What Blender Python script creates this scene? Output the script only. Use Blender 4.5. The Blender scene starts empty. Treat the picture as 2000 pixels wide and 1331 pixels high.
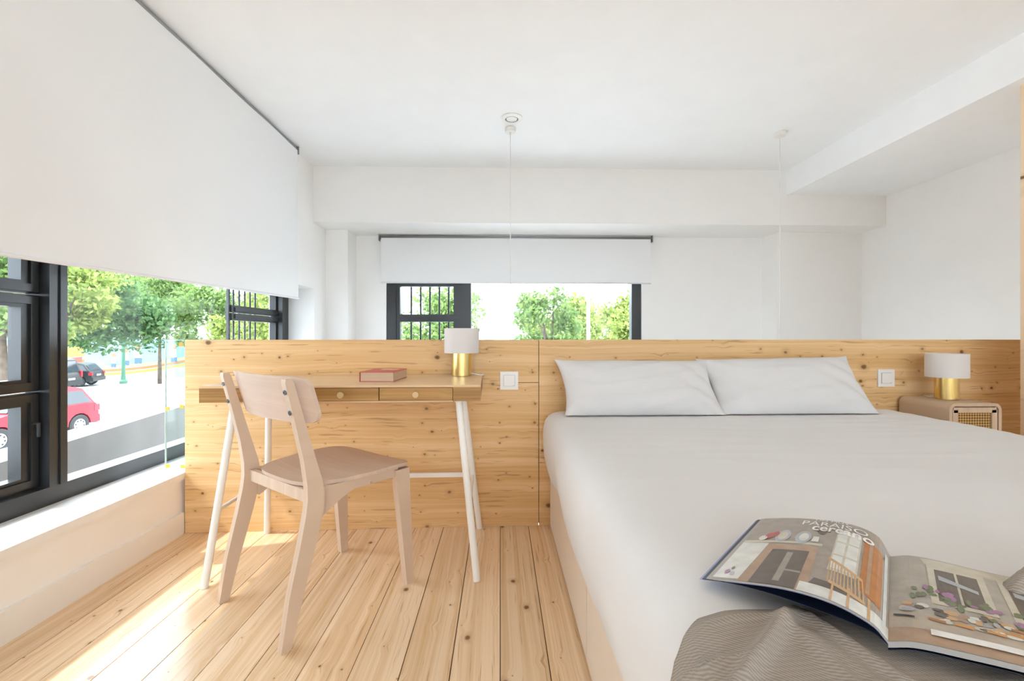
import bpy, bmesh, math, random
from mathutils import Vector, Matrix, noise

# ------------------------------------------------------------------ camera, world, sun, exposure
sc = bpy.context.scene
C = sc.collection
F_PX, HORIZON, YAW, EYE = 889.0, 659.0, math.atan(23 / 889.0), 0.92
cam_d = bpy.data.cameras.new('camera')
cam_d.sensor_width = 36.0
cam_d.lens = 36.0 * F_PX / 2000.0
cam_d.shift_y = -(665.5 - HORIZON) / 2000.0
cam_d.clip_start = 0.02
cam_d.clip_end = 500
cam = bpy.data.objects.new('camera', cam_d)
C.objects.link(cam)
cam.location = (0, 0, EYE)
cam.rotation_euler = (math.pi / 2, 0, -YAW)
sc.camera = cam

world = bpy.data.worlds.new('sky')
sc.world = world
world.use_nodes = True
bg = world.node_tree.nodes['Background']
bg.inputs['Color'].default_value = (0.78, 0.90, 1.0, 1)
bg.inputs['Strength'].default_value = 5.2

sun_d = bpy.data.lights.new('sun', 'SUN')
sun_d.energy = 2.0
sun_d.angle = math.radians(0.8)
sun_d.color = (1.0, 0.97, 0.93)
sun = bpy.data.objects.new('sun', sun_d)
C.objects.link(sun)
sun.rotation_euler = Vector((0.70, 0.20, -1.0)).to_track_quat('-Z', 'Y').to_euler()

sc.view_settings.view_transform = 'Standard'
sc.view_settings.look = 'None'
sc.view_settings.gamma = 1.0
sc.view_settings.use_curve_mapping = False
sc.view_settings.exposure = 0.82
sc.cycles.max_bounces = 12
sc.cycles.diffuse_bounces = 9
sc.cycles.transparent_max_bounces = 24
sc.cycles.caustics_reflective = False
sc.cycles.caustics_refractive = False
sc.cycles.sample_clamp_indirect = 8.0
sc.cycles.use_denoising = True

rng = random.Random(7)
SIN, COS = math.sin(YAW), math.cos(YAW)


def cam_pt(px, py, d):
    """planning helper: the world point seen at pixel (px, py) at distance d along the view"""
    xr = (px - 1000.0) / F_PX * d
    return Vector((xr * COS + d * SIN, -xr * SIN + d * COS, EYE + (HORIZON - py) * d / F_PX))


# ------------------------------------------------------------------ materials
def new_mat(name):
    m = bpy.data.materials.new(name)
    m.use_nodes = True
    return m, m.node_tree, m.node_tree.nodes['Principled BSDF']


def N(nt, kind, **kw):
    n = nt.nodes.new(kind)
    for k, v in kw.items():
        setattr(n, k, v)
    return n


def math_node(nt, op, a, b=None, clamp=False):
    n = N(nt, 'ShaderNodeMath', operation=op, use_clamp=clamp)
    for i, v in enumerate((a, b)):
        if v is None:
            continue
        if isinstance(v, (int, float)):
            n.inputs[i].default_value = v
        else:
            nt.links.new(v, n.inputs[i])
    return n.outputs[0]


def ramp(nt, fac, stops):
    n = N(nt, 'ShaderNodeValToRGB')
    e = n.color_ramp.elements
    while len(e) < len(stops):
        e.new(0.5)
    for i, (p, c) in enumerate(stops):
        e[i].position = p
        e[i].color = (*c, 1) if len(c) == 3 else c
    nt.links.new(fac, n.inputs[0])
    return n.outputs[0]


def mix(nt, fac, a, b, mode='MIX'):
    n = N(nt, 'ShaderNodeMix', data_type='RGBA', blend_type=mode)
    for idx, v in ((0, fac), (6, a), (7, b)):
        if isinstance(v, (int, float)):
            n.inputs[idx].default_value = v
        elif isinstance(v, tuple):
            n.inputs[idx].default_value = (*v, 1)
        else:
            nt.links.new(v, n.inputs[idx])
    return n.outputs[2]


def bump(nt, p, h, strength, dist):
    b = N(nt, 'ShaderNodeBump')
    b.inputs['Strength'].default_value = strength
    b.inputs['Distance'].default_value = dist
    nt.links.new(h, b.inputs['Height'])
    nt.links.new(b.outputs[0], p.inputs['Normal'])


def coords(nt, rand=True):
    tc = N(nt, 'ShaderNodeTexCoord')
    if not rand:
        return tc.outputs['Object']
    oi = N(nt, 'ShaderNodeObjectInfo')
    sc_ = N(nt, 'ShaderNodeVectorMath', operation='SCALE')
    sc_.inputs[0].default_value = (37.3, 61.7, 19.1)
    nt.links.new(oi.outputs['Random'], sc_.inputs['Scale'])
    ad = N(nt, 'ShaderNodeVectorMath', operation='ADD')
    nt.links.new(tc.outputs['Object'], ad.inputs[0])
    nt.links.new(sc_.outputs[0], ad.inputs[1])
    return ad.outputs[0]


def plain(name, col, rough=0.5, metal=0.0, noise_amt=0.04, noise_scale=6.0, spec=0.5, bump_s=0.0, bump_scale=200.0):
    m, nt, p = new_mat(name)
    v = coords(nt)
    t = N(nt, 'ShaderNodeTexNoise')
    t.inputs['Scale'].default_value = noise_scale
    t.inputs['Detail'].default_value = 3
    nt.links.new(v, t.inputs['Vector'])
    dark = tuple(c * (1 - noise_amt) for c in col)
    lite = tuple(min(1, c * (1 + noise_amt)) for c in col)
    nt.links.new(ramp(nt, t.outputs[0], [(0.3, dark), (0.7, lite)]), p.inputs['Base Color'])
    p.inputs['Roughness'].default_value = rough
    p.inputs['Metallic'].default_value = metal
    p.inputs['Specular IOR Level'].default_value = spec
    if bump_s:
        b = N(nt, 'ShaderNodeTexNoise')
        b.inputs['Scale'].default_value = bump_scale
        nt.links.new(v, b.inputs['Vector'])
        bump(nt, p, b.outputs[0], bump_s, 0.002)
    return m


def wood(name, along, across, lite, mid, dark, knots=1.0, rough=0.45, grain=70.0, knot_scale=5.5, rand=True, spec=0.35, tone=0.10,
         streak=1.0, grainy=1.0, bendy=0.05, knots2=False):
    """along/across: which object axes (0,1,2) run with and across the grain"""
    m, nt, p = new_mat(name)
    v = coords(nt, rand)
    sx = N(nt, 'ShaderNodeSeparateXYZ')
    nt.links.new(v, sx.inputs[0])
    a, c = sx.outputs[along], sx.outputs[across]

    def vec(x, y):
        cb = N(nt, 'ShaderNodeCombineXYZ')
        for i, q in enumerate((x, y)):
            if isinstance(q, (int, float)):
                cb.inputs[i].default_value = q
            else:
                nt.links.new(q, cb.inputs[i])
        return cb.outputs[0]

    def nz(vv, scale, detail=2.0, rough_=0.5):
        t = N(nt, 'ShaderNodeTexNoise', noise_dimensions='2D')
        t.inputs['Scale'].default_value = scale
        t.inputs['Detail'].default_value = detail
        t.inputs['Roughness'].default_value = rough_
        nt.links.new(vv, t.inputs['Vector'])
        return t.outputs[0]

    M = lambda op, x, y=None, cl=False: math_node(nt, op, x, y, cl)
    # knots: a few voronoi centres, radius varies from cell to cell
    warp = nz(vec(M('MULTIPLY', a, 30.0), M('MULTIPLY', c, 30.0)), 1.0, 2.0)
    ka = M('ADD', M('MULTIPLY', a, 0.8), M('MULTIPLY', warp, 0.006))
    kv = vec(ka, M('ADD', c, M('MULTIPLY', warp, 0.004)))
    vo = N(nt, 'ShaderNodeTexVoronoi', voronoi_dimensions='2D', feature='F1')
    vo.inputs['Scale'].default_value = knot_scale
    nt.links.new(kv, vo.inputs['Vector'])
    dist = vo.outputs['Distance']
    rs = N(nt, 'ShaderNodeSeparateColor')
    nt.links.new(vo.outputs['Color'], rs.inputs[0])
    r3 = M('POWER', rs.outputs[0], 4.0)
    rad = M('ADD', M('MULTIPLY', r3, 0.075), 0.012)
    rad = M('MULTIPLY', rad, M('GREATER_THAN', rs.outputs[1], 0.25))
    q = M('DIVIDE', dist, M('ADD', rad, 0.0001))
    core = M('SUBTRACT', 1.0, M('MULTIPLY', M('SUBTRACT', q, 0.55), 1.6), True)
    halo = M('SUBTRACT', 1.0, M('MULTIPLY', M('SUBTRACT', q, 0.8), 0.45), True)
    if knots2:
        vo2 = N(nt, 'ShaderNodeTexVoronoi', voronoi_dimensions='2D', feature='F1')
        vo2.inputs['Scale'].default_value = knot_scale * 1.7
        off = N(nt, 'ShaderNodeVectorMath', operation='ADD')
        off.inputs[1].default_value = (7.31, 3.17, 0)
        nt.links.new(kv, off.inputs[0])
        nt.links.new(off.outputs[0], vo2.inputs['Vector'])
        rs2 = N(nt, 'ShaderNodeSeparateColor')
        nt.links.new(vo2.outputs['Color'], rs2.inputs[0])
        clump = nz(vec(M('MULTIPLY', a, 2.0), M('MULTIPLY', c, 1.2)), 1.0, 1.0)
        rad2 = M('MULTIPLY', M('ADD', M('MULTIPLY', M('POWER', rs2.outputs[0], 3.0), 0.07), 0.022), M('GREATER_THAN', M('ADD', rs2.outputs[1], M('MULTIPLY', clump, 0.8)), 0.85))
        q2 = M('DIVIDE', vo2.outputs['Distance'], M('ADD', rad2, 0.0001))
        core = M('MAXIMUM', core, M('MULTIPLY', M('SUBTRACT', 1.0, M('MULTIPLY', M('SUBTRACT', q2, 0.5), 1.3), True), 0.8))
        halo = M('MAXIMUM', halo, M('SUBTRACT', 1.0, M('MULTIPLY', M('SUBTRACT', q2, 0.8), 0.35), True))
    # grain lines, bent around the knots
    bend = M('MULTIPLY', M('SUBTRACT', nz(vec(M('MULTIPLY', a, 1.3), M('MULTIPLY', c, 5.0)), 1.0, 1.0), 0.5), bendy)
    push = M('MULTIPLY', M('SUBTRACT', 1.0, M('MULTIPLY', dist, 5.0), True), 0.012)
    cc = M('ADD', M('ADD', c, bend), push)
    g1 = nz(vec(M('MULTIPLY', a, 0.9), M('MULTIPLY', cc, grain)), 1.0, 3.0, 0.6)
    g2 = nz(vec(M('MULTIPLY', a, 0.5), M('MULTIPLY', cc, grain * 0.22)), 1.0, 1.0)
    st = nz(vec(M('MULTIPLY', a, 4.0), M('MULTIPLY', cc, grain * 0.9)), 1.0, 2.0)
    gr = M('ADD', M('MULTIPLY', g1, 0.6), M('MULTIPLY', g2, 0.5))
    col = ramp(nt, gr, [(0.55 - 0.19 / grainy, lite), (0.57, tuple(0.5 * x + 0.5 * y for x, y in zip(lite, mid))), (0.57 + 0.28 / grainy, mid)])
    stm = M('MULTIPLY', M('MULTIPLY', M('SUBTRACT', st, 0.66), 5.0, True), streak, True)
    col = mix(nt, M('MULTIPLY', stm, 0.45), col, dark)
    col = mix(nt, M('MULTIPLY', halo, 0.42 * knots), col, tuple(0.5 * x + 0.5 * y for x, y in zip(mid, dark)))
    col = mix(nt, M('MULTIPLY', core, 0.92 * knots), col, tuple(0.55 * x for x in dark))
    if tone and rand:
        oi = N(nt, 'ShaderNodeObjectInfo')
        tn = M('ADD', M('MULTIPLY', oi.outputs['Random'], tone * 2), 1.0 - tone)
        hs = N(nt, 'ShaderNodeHueSaturation')
        nt.links.new(tn, hs.inputs['Value'])
        nt.links.new(col, hs.inputs['Color'])
        col = hs.outputs[0]
    nt.links.new(col, p.inputs['Base Color'])
    p.inputs['Roughness'].default_value = rough
    p.inputs['Specular IOR Level'].default_value = spec
    bump(nt, p, g1, 0.08, 0.001)
    return m


PINE_L, PINE_M, PINE_D = (0.80, 0.57, 0.33), (0.66, 0.41, 0.19), (0.30, 0.145, 0.05)
M_floor = wood('pine_floor', 1, 0, (0.84, 0.645, 0.44), (0.68, 0.45, 0.245), (0.32, 0.16, 0.06), rough=0.2, spec=0.5, knot_scale=7.5, tone=0.10, streak=2.2, grainy=1.45, bendy=0.03, grain=110)
M_head = wood('pine_headboard', 0, 2, (0.77, 0.525, 0.275), (0.61, 0.36, 0.14), (0.27, 0.12, 0.035), rough=0.5, knot_scale=7.0, tone=0.0, rand=False, streak=3.2, grainy=1.3, bendy=0.035, grain=85, knots2=True)
M_pine_v = wood('pine_panel', 2, 0, (0.82, 0.62, 0.42), (0.74, 0.52, 0.32), PINE_D, rough=0.5, tone=0.0)
M_chair = wood('washed_ash', 2, 0, (0.66, 0.51, 0.385), (0.57, 0.42, 0.305), (0.42, 0.29, 0.2), knots=0, rough=0.5, grain=150, tone=0.0, streak=0.3)
M_seat = wood('washed_ash_seat', 0, 1, (0.62, 0.47, 0.37), (0.53, 0.39, 0.30), (0.40, 0.27, 0.19), knots=0, rough=0.42, grain=90, tone=0.0, streak=0.3)
M_back = wood('washed_ash_back', 0, 2, (0.68, 0.53, 0.43), (0.59, 0.45, 0.36), (0.42, 0.29, 0.21), knots=0, rough=0.45, grain=110, tone=0.0, streak=0.3)
M_bam = wood('bamboo', 0, 2, (0.47, 0.265, 0.085), (0.31, 0.155, 0.045), (0.17, 0.08, 0.025), knots=0, rough=0.42, grain=130, tone=0.05, grainy=1.6, bendy=0.0)
M_knob = plain('bamboo_knob', (0.58, 0.40, 0.21), 0.4)
M_bamtop = wood('bamboo_top', 0, 1, (0.74, 0.52, 0.31), (0.67, 0.45, 0.25), (0.45, 0.27, 0.12), knots=0, rough=0.33, grain=90, tone=0.0, streak=0.2)
M_night = wood('nightstand_oak', 1, 0, (0.60, 0.45, 0.32), (0.50, 0.36, 0.24), (0.33, 0.22, 0.13), knots=0, rough=0.5, grain=110, tone=0.0, streak=0.4)
M_wall = plain('white_plaster', (0.885, 0.868, 0.845), 0.85, noise_amt=0.008)
M_ceil = plain('ceiling_paint', (0.905, 0.905, 0.905), 0.85, noise_amt=0.01)
M_sill = plain('white_lacquer', (0.85, 0.84, 0.82), 0.35, noise_amt=0.01)
M_frame = plain('anthracite_aluminium', (0.022, 0.024, 0.026), 0.32, noise_amt=0.06, spec=0.5)
M_whitemetal = plain('white_powder_coat', (0.82, 0.80, 0.76), 0.35, noise_amt=0.01)
M_plastic = plain('white_plastic', (0.80, 0.785, 0.76), 0.3, noise_amt=0.01)
M_steel = plain('steel', (0.55, 0.55, 0.55), 0.3, 1.0)
M_bolt = plain('bolt_steel', (0.18, 0.19, 0.20), 0.3, 0.9)
M_grey_metal = plain('grey_bracket', (0.35, 0.35, 0.35), 0.4, 0.6)
M_dark = plain('dark_gap', (0.03, 0.025, 0.02), 0.8)
M_linen = plain('white_cotton', (0.73, 0.722, 0.717), 0.95, noise_amt=0.012, noise_scale=3, spec=0.1, bump_s=0.12, bump_scale=55)
M_pillow = plain('pillow_cotton', (0.655, 0.643, 0.635), 0.95, noise_amt=0.012, noise_scale=3, spec=0.1, bump_s=0.2, bump_scale=30)
M_base = plain('cream_upholstery', (0.72, 0.62, 0.51), 0.8, noise_amt=0.02, bump_s=0.05, bump_scale=400)
M_concrete = plain('grey_concrete', (0.14, 0.13, 0.12), 0.9, noise_amt=0.14, noise_scale=2.2, bump_s=0.2, bump_scale=20)
M_asphalt = plain('asphalt', (0.50, 0.50, 0.50), 0.9, noise_amt=0.08, noise_scale=0.5)
M_kerb = plain('kerb_stone', (0.40, 0.39, 0.38), 0.9)
M_bark = plain('bark', (0.10, 0.075, 0.055), 0.95, noise_amt=0.3, noise_scale=5)


def fabric_blind(name):
    m, nt, p = new_mat(name)
    p.inputs['Base Color'].default_value = (0.83, 0.83, 0.83, 1)
    p.inputs['Roughness'].default_value = 0.9
    p.inputs['Specular IOR Level'].default_value = 0.1
    v = coords(nt)
    t = N(nt, 'ShaderNodeTexNoise')
    t.inputs['Scale'].default_value = 700
    nt.links.new(v, t.inputs['Vector'])
    bump(nt, p, t.outputs[0], 0.05, 0.001)
    tr = N(nt, 'ShaderNodeBsdfTranslucent')
    tr.inputs['Color'].default_value = (0.80, 0.80, 0.80, 1)
    mx = N(nt, 'ShaderNodeMixShader')
    mx.inputs[0].default_value = 0.014
    nt.links.new(p.outputs[0], mx.inputs[1])
    nt.links.new(tr.outputs[0], mx.inputs[2])
    nt.links.new(mx.outputs[0], nt.nodes['Material Output'].inputs[0])
    return m


def thin_glass(name, tint=(1, 1, 1), refl=1.0):
    m, nt, p = new_mat(name)
    nt.nodes.remove(p)
    tr = N(nt, 'ShaderNodeBsdfTransparent')
    tr.inputs[0].default_value = (*tint, 1)
    gl = N(nt, 'ShaderNodeBsdfGlossy')
    gl.inputs['Roughness'].default_value = 0.02
    lw = N(nt, 'ShaderNodeLayerWeight')
    f2 = math_node(nt, 'MULTIPLY', math_node(nt, 'ADD', math_node(nt, 'MULTIPLY', math_node(nt, 'POWER', lw.outputs['Facing'], 5.0), 0.96), 0.03), refl)
    mx = N(nt, 'ShaderNodeMixShader')
    nt.links.new(f2, mx.inputs[0])
    nt.links.new(tr.outputs[0], mx.inputs[1])
    nt.links.new(gl.outputs[0], mx.inputs[2])
    nt.links.new(mx.outputs[0], nt.nodes['Material Output'].inputs[0])
    return m


def leafy(name, c1, c2, tl=0.45):
    m, nt, p = new_mat(name)
    g = N(nt, 'ShaderNodeNewGeometry')
    v = ramp(nt, g.outputs['Random Per Island'], [(0.0, c1), (1.0, c2)])
    nt.links.new(v, p.inputs['Base Color'])
    p.inputs['Roughness'].default_value = 0.6
    p.inputs['Specular IOR Level'].default_value = 0.2
    tr = N(nt, 'ShaderNodeBsdfTranslucent')
    nt.links.new(v, tr.inputs[0])
    mx = N(nt, 'ShaderNodeMixShader')
    mx.inputs[0].default_value = tl
    nt.links.new(p.outputs[0], mx.inputs[1])
    nt.links.new(tr.outputs[0], mx.inputs[2])
    nt.links.new(mx.outputs[0], nt.nodes['Material Output'].inputs[0])
    return m


def shade_cloth(name):
    m, nt, p = new_mat(name)
    p.inputs['Base Color'].default_value = (0.82, 0.79, 0.77, 1)
    p.inputs['Roughness'].default_value = 0.9
    v = coords(nt)
    t = N(nt, 'ShaderNodeTexNoise')
    t.inputs['Scale'].default_value = 500
    nt.links.new(v, t.inputs['Vector'])
    bump(nt, p, t.outputs[0], 0.1, 0.001)
    tr = N(nt, 'ShaderNodeBsdfTranslucent')
    tr.inputs['Color'].default_value = (0.82, 0.79, 0.77, 1)
    mx = N(nt, 'ShaderNodeMixShader')
    mx.inputs[0].default_value = 0.25
    nt.links.new(p.outputs[0], mx.inputs[1])
    nt.links.new(tr.outputs[0], mx.inputs[2])
    nt.links.new(mx.outputs[0], nt.nodes['Material Output'].inputs[0])
    return m


def woven(name, c1, c2, scale, bump_s, diag=False, rough=0.9):
    """woven cloth or cane: two wave textures across each other, in uv space"""
    m, nt, p = new_mat(name)
    uv = N(nt, 'ShaderNodeUVMap')
    w1 = N(nt, 'ShaderNodeTexWave', bands_direction='DIAGONAL' if diag else 'X')
    w2 = N(nt, 'ShaderNodeTexWave', bands_direction='Y')
    for w, s in ((w1, scale), (w2, scale * (0.35 if diag else 1.0))):
        w.inputs['Scale'].default_value = s
        w.inputs['Distortion'].default_value = 0.12
        w.inputs['Detail'].default_value = 1
        nt.links.new(uv.outputs[0], w.inputs['Vector'])
    h = math_node(nt, 'ADD', math_node(nt, 'MULTIPLY', w1.outputs[1], 0.75 if diag else 0.5), math_node(nt, 'MULTIPLY', w2.outputs[1], 0.25 if diag else 0.5))
    nt.links.new(ramp(nt, h, [(0.15, c1), (0.85, c2)]), p.inputs['Base Color'])
    p.inputs['Roughness'].default_value = rough
    p.inputs['Specular IOR Level'].default_value = 0.15
    bump(nt, p, h, bump_s, 0.0015)
    return m


def brass():
    m, nt, p = new_mat('brushed_brass')
    v = coords(nt)
    t = N(nt, 'ShaderNodeTexNoise')
    t.inputs['Scale'].default_value = 30
    mp = N(nt, 'ShaderNodeMapping')
    mp.inputs['Scale'].default_value = (6, 6, 0.4)
    nt.links.new(v, mp.inputs[0])
    nt.links.new(mp.outputs[0], t.inputs['Vector'])
    nt.links.new(ramp(nt, t.outputs[0], [(0.3, (0.78, 0.57, 0.20)), (0.7, (0.86, 0.67, 0.30))]), p.inputs['Base Color'])
    p.inputs['Metallic'].default_value = 1.0
    p.inputs['Roughness'].default_value = 0.26
    p.inputs['Anisotropic'].default_value = 0.5
    return m


M_blind = fabric_blind('blind_fabric')
M_glass = thin_glass('window_glass', refl=0.2)
M_glass_b = thin_glass('balustrade_glass', (0.90, 0.95, 0.93), 1.0)
M_shade = shade_cloth('lamp_shade_fabric')
M_throw = woven('taupe_throw', (0.28, 0.24, 0.205), (0.40, 0.352, 0.305), 130.0, 0.28, diag=True)
M_rattan = woven('rattan_cane', (0.10, 0.05, 0.015), (0.60, 0.37, 0.14), 4.2, 1.0, rough=0.6)
M_brass = brass()


def tri_mat(name, col, rough=0.5, metal=0.0, spec=0.5, amt=0.03):
    return plain(name, col, rough, metal, amt, spec=spec)


# ------------------------------------------------------------------ mesh helpers
WM = {}


def link(o, parent=None):
    C.objects.link(o)
    if parent is not None:
        o.parent = parent
    return o


def obj(name, bm, mat, parent=None, local=False, smooth=False, bevel=0.0, auto=None):
    """one mesh object; bm is in world space unless local"""
    if bevel:
        bmesh.ops.bevel(bm, geom=[e for e in bm.edges if e.is_manifold and e.calc_face_angle(0) > 0.6], offset=bevel, segments=2,
                        profile=0.6, affect='EDGES')
    W = WM.get(parent, Matrix.Identity(4)) if parent is not None else Matrix.Identity(4)
    if parent is not None and not local:
        bm.transform(W.inverted())
    me = bpy.data.meshes.new(name)
    bmesh.ops.recalc_face_normals(bm, faces=bm.faces[:])
    bm.to_mesh(me)
    bm.free()
    for mm in (mat if isinstance(mat, (list, tuple)) else [mat]):
        me.materials.append(mm)
    if smooth:
        for p in me.polygons:
            p.use_smooth = True
        if auto is not None:
            me.set_sharp_from_angle(angle=auto)
    o = bpy.data.objects.new(name, me)
    WM[o] = W
    return link(o, parent)


def tag(o, label=None, cat=None, group=None, kind=None):
    if label:
        o['label'] = label
    if cat:
        o['category'] = cat
    if group:
        o['group'] = group
    if kind:
        o['kind'] = kind
    return o


def empty(name, loc, rz, label, cat, group=None, kind=None):
    o = bpy.data.objects.new(name, None)
    o.empty_display_size = 0.1
    o.location = loc
    o.rotation_euler = (0, 0, rz)
    WM[o] = Matrix.Translation(loc) @ Matrix.Rotation(rz, 4, 'Z')
    link(o)
    return tag(o, label, cat, group, kind)


def BM():
    return bmesh.new()


def box(bm, x0, x1, y0, y1, z0, z1):
    vs = [bm.verts.new((x, y, z)) for z in (z0, z1) for y in (y0, y1) for x in (x0, x1)]
    for f in ((0, 1, 3, 2), (4, 5, 7, 6), (0, 1, 5, 4), (2, 3, 7, 6), (0, 2, 6, 4), (1, 3, 7, 5)):
        bm.faces.new([vs[i] for i in f])
    return bm


def nbox(*a):
    return box(BM(), *a)


def hexa(bm, pts):
    """8 points, lower four then upper four, both loops in order"""
    vs = [bm.verts.new(p) for p in pts]
    for f in ((0, 1, 2, 3), (4, 5, 6, 7), (0, 1, 5, 4), (1, 2, 6, 5), (2, 3, 7, 6), (3, 0, 4, 7)):
        bm.faces.new([vs[i] for i in f])
    return bm


def prism(bm, poly, off):
    """closed polygon (3d points) extruded by the vector off"""
    off = Vector(off)
    a = [bm.verts.new(p) for p in poly]
    b = [bm.verts.new(Vector(p) + off) for p in poly]
    bm.faces.new(a)
    bm.faces.new(b[::-1])
    n = len(poly)
    for i in range(n):
        bm.faces.new((a[i], a[(i + 1) % n], b[(i + 1) % n], b[i]))
    return bm


def tube(bm, pts, r, n=12, caps=True):
    pts = [Vector(p) for p in pts]
    rs = r if isinstance(r, (list, tuple)) else [r] * len(pts)
    rings = []
    up = Vector((0, 0, 1))
    for i, p in enumerate(pts):
        t = (pts[min(i + 1, len(pts) - 1)] - pts[max(i - 1, 0)]).normalized()
        ref = up if abs(t.dot(up)) < 0.95 else Vector((1, 0, 0))
        u = t.cross(ref).normalized()
        w = t.cross(u).normalized()
        rings.append([bm.verts.new(p + (u * math.cos(2 * math.pi * k / n) + w * math.sin(2 * math.pi * k / n)) * rs[i]) for k in range(n)])
    for a, b in zip(rings, rings[1:]):
        for k in range(n):
            bm.faces.new((a[k], a[(k + 1) % n], b[(k + 1) % n], b[k]))
    if caps:
        bm.faces.new(rings[0][::-1])
        bm.faces.new(rings[-1])
    return bm


def lathe(bm, prof, cx, cy, cz, n=48, close=False):
    rings = []
    for r, z in prof:
        if r < 1e-6:
            rings.append([bm.verts.new((cx, cy, cz + z))])
        else:
            rings.append([bm.verts.new((cx + r * math.cos(2 * math.pi * k / n), cy + r * math.sin(2 * math.pi * k / n), cz + z)) for k in range(n)])
    pairs = list(zip(rings, rings[1:]))
    if close:
        pairs.append((rings[-1], rings[0]))
    for a, b in pairs:
        for k in range(n):
            if len(a) == 1 and len(b) > 1:
                bm.faces.new((a[0], b[k], b[(k + 1) % n]))
            elif len(b) == 1 and len(a) > 1:
                bm.faces.new((a[k], a[(k + 1) % n], b[0]))
            elif len(a) > 1:
                bm.faces.new((a[k], a[(k + 1) % n], b[(k + 1) % n], b[k]))
    return bm


def grid(bm, nu, nv, fn, uvscale=None):
    """fn(u, v) -> point, u and v in 0..1"""
    vs = [[bm.verts.new(fn(i / nu, j / nv)) for j in range(nv + 1)] for i in range(nu + 1)]
    lay = bm.loops.layers.uv.verify() if uvscale else None
    for i in range(nu):
        for j in range(nv):
            f = bm.faces.new((vs[i][j], vs[i + 1][j], vs[i + 1][j + 1], vs[i][j + 1]))
            if lay:
                for lp, (a, b) in zip(f.loops, ((i, j), (i + 1, j), (i + 1, j + 1), (i, j + 1))):
                    lp[lay].uv = (a / nu * uvscale[0], b / nv * uvscale[1])
    return vs


def smoothstep(a, b, x):
    t = max(0.0, min(1.0, (x - a) / (b - a)))
    return t * t * (3 - 2 * t)


# ------------------------------------------------------------------ the room
XL, XR, YF, YR, YB = -1.495, 3.19, 3.94, 4.17, -3.0     # left wall, right wall, far wall, recess, back wall
ZC, ZLOW = 2.29, -2.0                                    # ceiling, lower floor
W1 = dict(y0=0.85, y1=3.70, z0=0.285, z1=1.31)           # window in the left wall
W2 = dict(x0=-1.037, x1=1.305, z0=-1.35, z1=1.72)         # far recess window, carried down out of view to add light
WT = 0.36


def wall_with_hole_x(xa, xb, y0, y1, z0, z1, holes):
    """wall slab between xa and xb with rectangular holes (y0,y1,z0,z1), holes side by side in y"""
    bm = BM()
    y = y0
    for (a, b, c, d) in sorted(holes):
        box(bm, xa, xb, y, a, z0, z1)
        box(bm, xa, xb, a, b, z0, c)
        box(bm, xa, xb, a, b, d, z1)
        y = b
    box(bm, xa, xb, y, y1, z0, z1)
    return bm


bm = wall_with_hole_x(XL - WT, XL, YB - WT, YR + 0.3, -0.22, ZC + 0.2, [(W1['y0'], W1['y1'], W1['z0'], W1['z1'])])
box(bm, XL - WT, XL, YB - WT, 2.45, ZLOW, -0.22)
box(bm, XL - WT, XL, 3.80, YR + 0.3, ZLOW, -0.22)
box(bm, XL - WT, XL, 2.45, 3.80, -0.45, -0.22)
wl = obj('wall_left', bm, M_wall)
tag(wl, 'white plastered side wall below and around the long street window', 'wall', kind='structure')
wr = tag(obj('wall_right', nbox(XR, XR + 0.3, YB - WT, YR + 0.3, ZLOW, ZC + 0.2), M_wall), 'plain white side wall beyond the nightstand', 'wall', kind='structure')
bm = BM()
box(bm, XL, -1.307, YF, YR, ZLOW, 1.842)      # pilaster left of the recess
box(bm, 2.43, XR, YF, YR, ZLOW, 1.842)        # pilaster right of the recess
box(bm, XL, W2['x0'], YR, YR + 0.3, ZLOW, ZC + 0.2)
box(bm, W2['x1'], XR, YR, YR + 0.3, ZLOW, ZC + 0.2)
box(bm, W2['x0'], W2['x1'], YR, YR + 0.3, W2['z1'], ZC + 0.2)
box(bm, W2['x0'], W2['x1'], YR, YR + 0.3, ZLOW, W2['z0'])
tag(obj('wall_far', bm, M_wall), 'white far wall with a shallow recess around the small window', 'wall', kind='structure')
bm = BM()
bx0, bx1, bz0, bz1 = -1.2, 2.9, 0.75, 2.06
box(bm, XL, bx0, YB - WT, YB, ZLOW, ZC + 0.2)
box(bm, bx1, XR, YB - WT, YB, ZLOW, ZC + 0.2)
box(bm, bx0, bx1, YB - WT, YB, ZLOW, bz0)
box(bm, bx0, bx1, YB - WT, YB, bz1, ZC + 0.2)
tag(obj('wall_back', bm, M_wall), 'white rear wall of the loft around the added glazing', 'wall', kind='structure')
tag(obj('ceiling', nbox(XL - WT, XR + 0.3, YB - WT, YR + 0.3, ZC, ZC + 0.3), M_ceil), 'smooth white ceiling over the whole loft', 'ceiling', kind='structure')
bm = nbox(XL, XR, 3.68, YR, 1.842, ZC)
tag(obj('trim_1', bm, M_wall, bevel=0.004), 'white boxed beam running across the far wall above the window', 'beam', kind='structure')
bm = nbox(2.35, XR, YB, 3.68, 2.088, ZC)
tag(obj('trim_2', bm, M_ceil, bevel=0.004), 'white dropped soffit running along the ceiling beside the side wall', 'soffit', kind='structure')

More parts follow.
